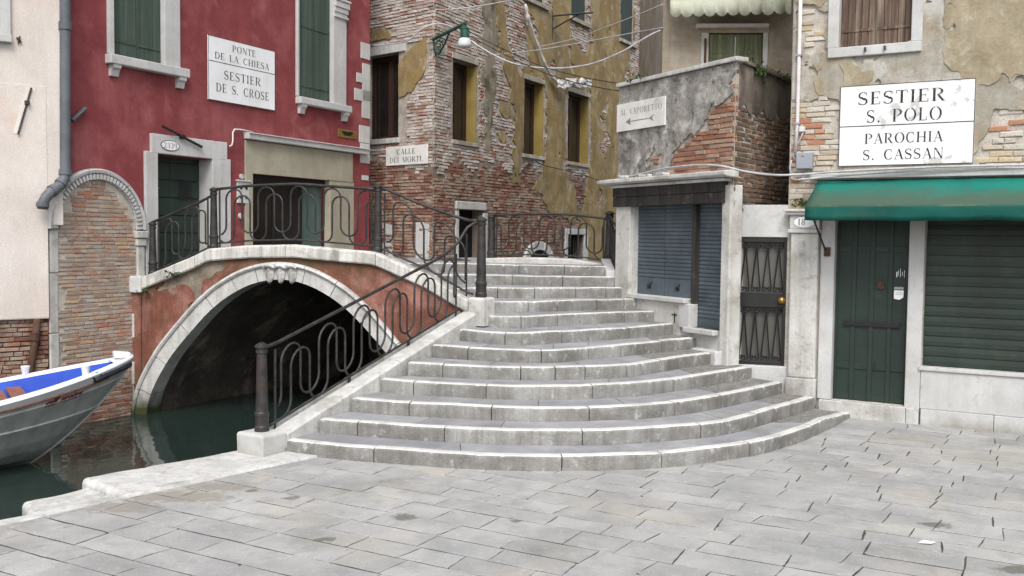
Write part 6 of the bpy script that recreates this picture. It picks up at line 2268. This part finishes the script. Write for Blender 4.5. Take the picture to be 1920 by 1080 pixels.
for side in (1, -1):
    mb = MB()
    vs = []
    for i in range(NT + 1):
        for h in hs_:
            p = hull_pt(h, tt(i), side)
            if h in (.58, .82):
                q2 = hull_pt(h, tt(i), side, -.022)
                p = q2
            vs.append(p)
    n = len(hs_)
    fs = [(i * n + j, (i + 1) * n + j, (i + 1) * n + j + 1, i * n + j + 1) for i in range(NT) for j in range(n - 1)]
    if side < 0:
        fs = [tuple(reversed(f)) for f in fs]
    mb.add(vs, fs)
    mb.build('hull_side', boatgrey, boat, smooth=False)
    # white gunwale: outer band, flat top, inner lip
    mb = MB()
    vs = []
    for i in range(NT + 1):
        t = tt(i)
        w = .115 if t > .04 else .115 * t / .04
        vs += [hull_pt(.90, t, side, -.012), hull_pt(1, t, side, -.03, -.02), hull_pt(1, t, side, -.022, .0), hull_pt(1, t, side, .04, .018), hull_pt(1, t, side, w, .012), hull_pt(1, t, side, w + .012, -.03)]
    fs = [(i * 6 + j, (i + 1) * 6 + j, (i + 1) * 6 + j + 1, i * 6 + j + 1) for i in range(NT) for j in range(5)]
    if side < 0:
        fs = [tuple(reversed(f)) for f in fs]
    mb.add(vs, fs)
    mb.build('gunwale', boatwhite, boat, smooth=False)
    mb = MB()
    mb.tube([hull_pt(.89, tt(i), side, -.022) for i in range(6, NT + 1)], .011, 6)
    mb.build('gold_line', thwart, boat)
    # blue liner
    mb = MB()
    vs = []
    for i in range(5, NT + 1):
        t = tt(i)
        vs += [hull_pt(1, t, side, .124, -.02), hull_pt(.80, t, side, .20), hull_pt(.55, t, side, .22)]
    fs = [(i * 3 + j, (i + 1) * 3 + j, (i + 1) * 3 + j + 1, i * 3 + j + 1) for i in range(NT - 5) for j in range(2)]
    mb.add(vs, fs)
    mb.build('liner', boatblue, boat)
mb = MB()
vs = []
for i in range(5, NT + 1):
    t = tt(i)
    vs += [hull_pt(.56, t, 1, .2), hull_pt(.56, t, -1, .2)]
mb.add(vs, [(i * 2, i * 2 + 1, i * 2 + 3, i * 2 + 2) for i in range(NT - 5)])
mb.build('floor', boatblue, boat)
mb = MB()
vs = []
for i in range(0, 7):
    t = tt(i)
    vs += [hull_pt(1, t, 1, .10, .016), hull_pt(1, t, -1, .10, .016)]
mb.add(vs, [(i * 2, i * 2 + 1, i * 2 + 3, i * 2 + 2) for i in range(6)])
mb.build('foredeck', boatwhite, boat)
mb = MB()
p_ = TIP - HD * .13
mb.box((p_.x, p_.y, gun(.1) + .045), Vector((HD.x, HD.y, -.12)) * .10, Vector((HN.x, HN.y, 0)) * .07, (0, 0, .04))
mb.build('bow_block', boatwhite, boat, bevel=.02)
mb = MB()
mb.tube([hull_pt(.93, tt(i), -1, -.04) for i in range(9, -1, -1)] + [hull_pt(.93, tt(i), 1, -.04) for i in range(0, 10)], .032, 8)
mb.build('rubbing_strip', rubber, boat, smooth=True)
mb = MB()
mb.tube([Vector((*(TIP - HD * (1.25 * (1 - h) ** 1.25)), ZK + h * (gun(1.25 * (1 - h) ** 1.25) - ZK))) for h in [j / 12 for j in range(13)]], .022, 6)
mb.build('stem', boatgrey, boat, smooth=True)
def boat_at(s, w, z):
    p = TIP - HD * s + HN * w
    return Vector((p.x, p.y, z))
for (px, py, sd) in ((160, 700, -1), (77, 690, 1)):
    bs_ = {-1: .62, 1: 1.15}[sd]
    hp = hull_pt(1, (bs_) / BLEN, sd, .09, 0)
    mb = MB()
    mb.lathe((hp.x, hp.y, hp.z), [(.035, 0), (.04, .05), (.055, .12), (.05, .125)], 10)
    mb.build('mooring_post', boatwhite, boat)
for s in (1.30, 1.50):
    mb = MB()
    g_ = gun(s)
    mb.box(boat_at(s, 0, g_ - .10), Vector((HD.x, HD.y, 0)) * .085, Vector((HN.x, HN.y, 0)) * .62, (0, 0, .014))
    mb.build('thwart', thwart, boat)
# oval fairlead and red lettering on the near bow
mb = MB()
c_ = hull_pt(.97, tt(9), -1, -.02)
tx = (hull_pt(.97, tt(11), -1, -.02) - hull_pt(.97, tt(7), -1, -.02)).normalized()
mb.tube([c_ + tx * .06 * cos(2 * pi * k / 14) + Vector((0, 0, .034 * sin(2 * pi * k / 14))) for k in range(14)], .011, 6, closed=True)
mb.build('fairlead', blackiron, boat, smooth=True)
def script(strokes, t_start, t_end, h0, h1):
    mb = MB()
    xs = [x for st in strokes for x, y in st]
    lo_, hi_ = min(xs), max(xs)
    for st in strokes:
        pts = []
        for x, y in st:
            t = t_start + (t_end - t_start) * (x - lo_) / (hi_ - lo_)
            pts.append(hull_pt(h0 + (h1 - h0) * y, t, -1, -.012))
        mb.tube(pts, .008, 5)
    return mb
ell = lambda x, sl=.25, h=1.0: [(x, 0), (x + sl * .3, .3 * h), (x + sl, h), (x + sl * .75, h), (x + .08, .05), (x + .2, 0)]
aa = lambda x: [(x + .32, .42), (x + .12, .48), (x, .2), (x + .1, 0), (x + .25, .15), (x + .36, .5), (x + .34, 0), (x + .44, .06)]
oo = lambda x: [(x + .18, .45), (x, .25), (x + .1, 0), (x + .25, .15), (x + .18, .45)]
cc_ = lambda x: [(x + .25, .4), (x + .12, .46), (x, .2), (x + .1, 0), (x + .26, .08)]
nn = lambda x: [(x, 0), (x + .08, .42), (x + .1, .2), (x + .24, .45), (x + .3, .3), (x + .3, 0)]
strk = [aa(0), ell(.5), ell(.75), oo(1.35), cc_(1.7), oo(2.05), aa(2.4), nn(2.95)]
script(strk, .185, .105, .80, .905).build('red_script', redpaint, boat)
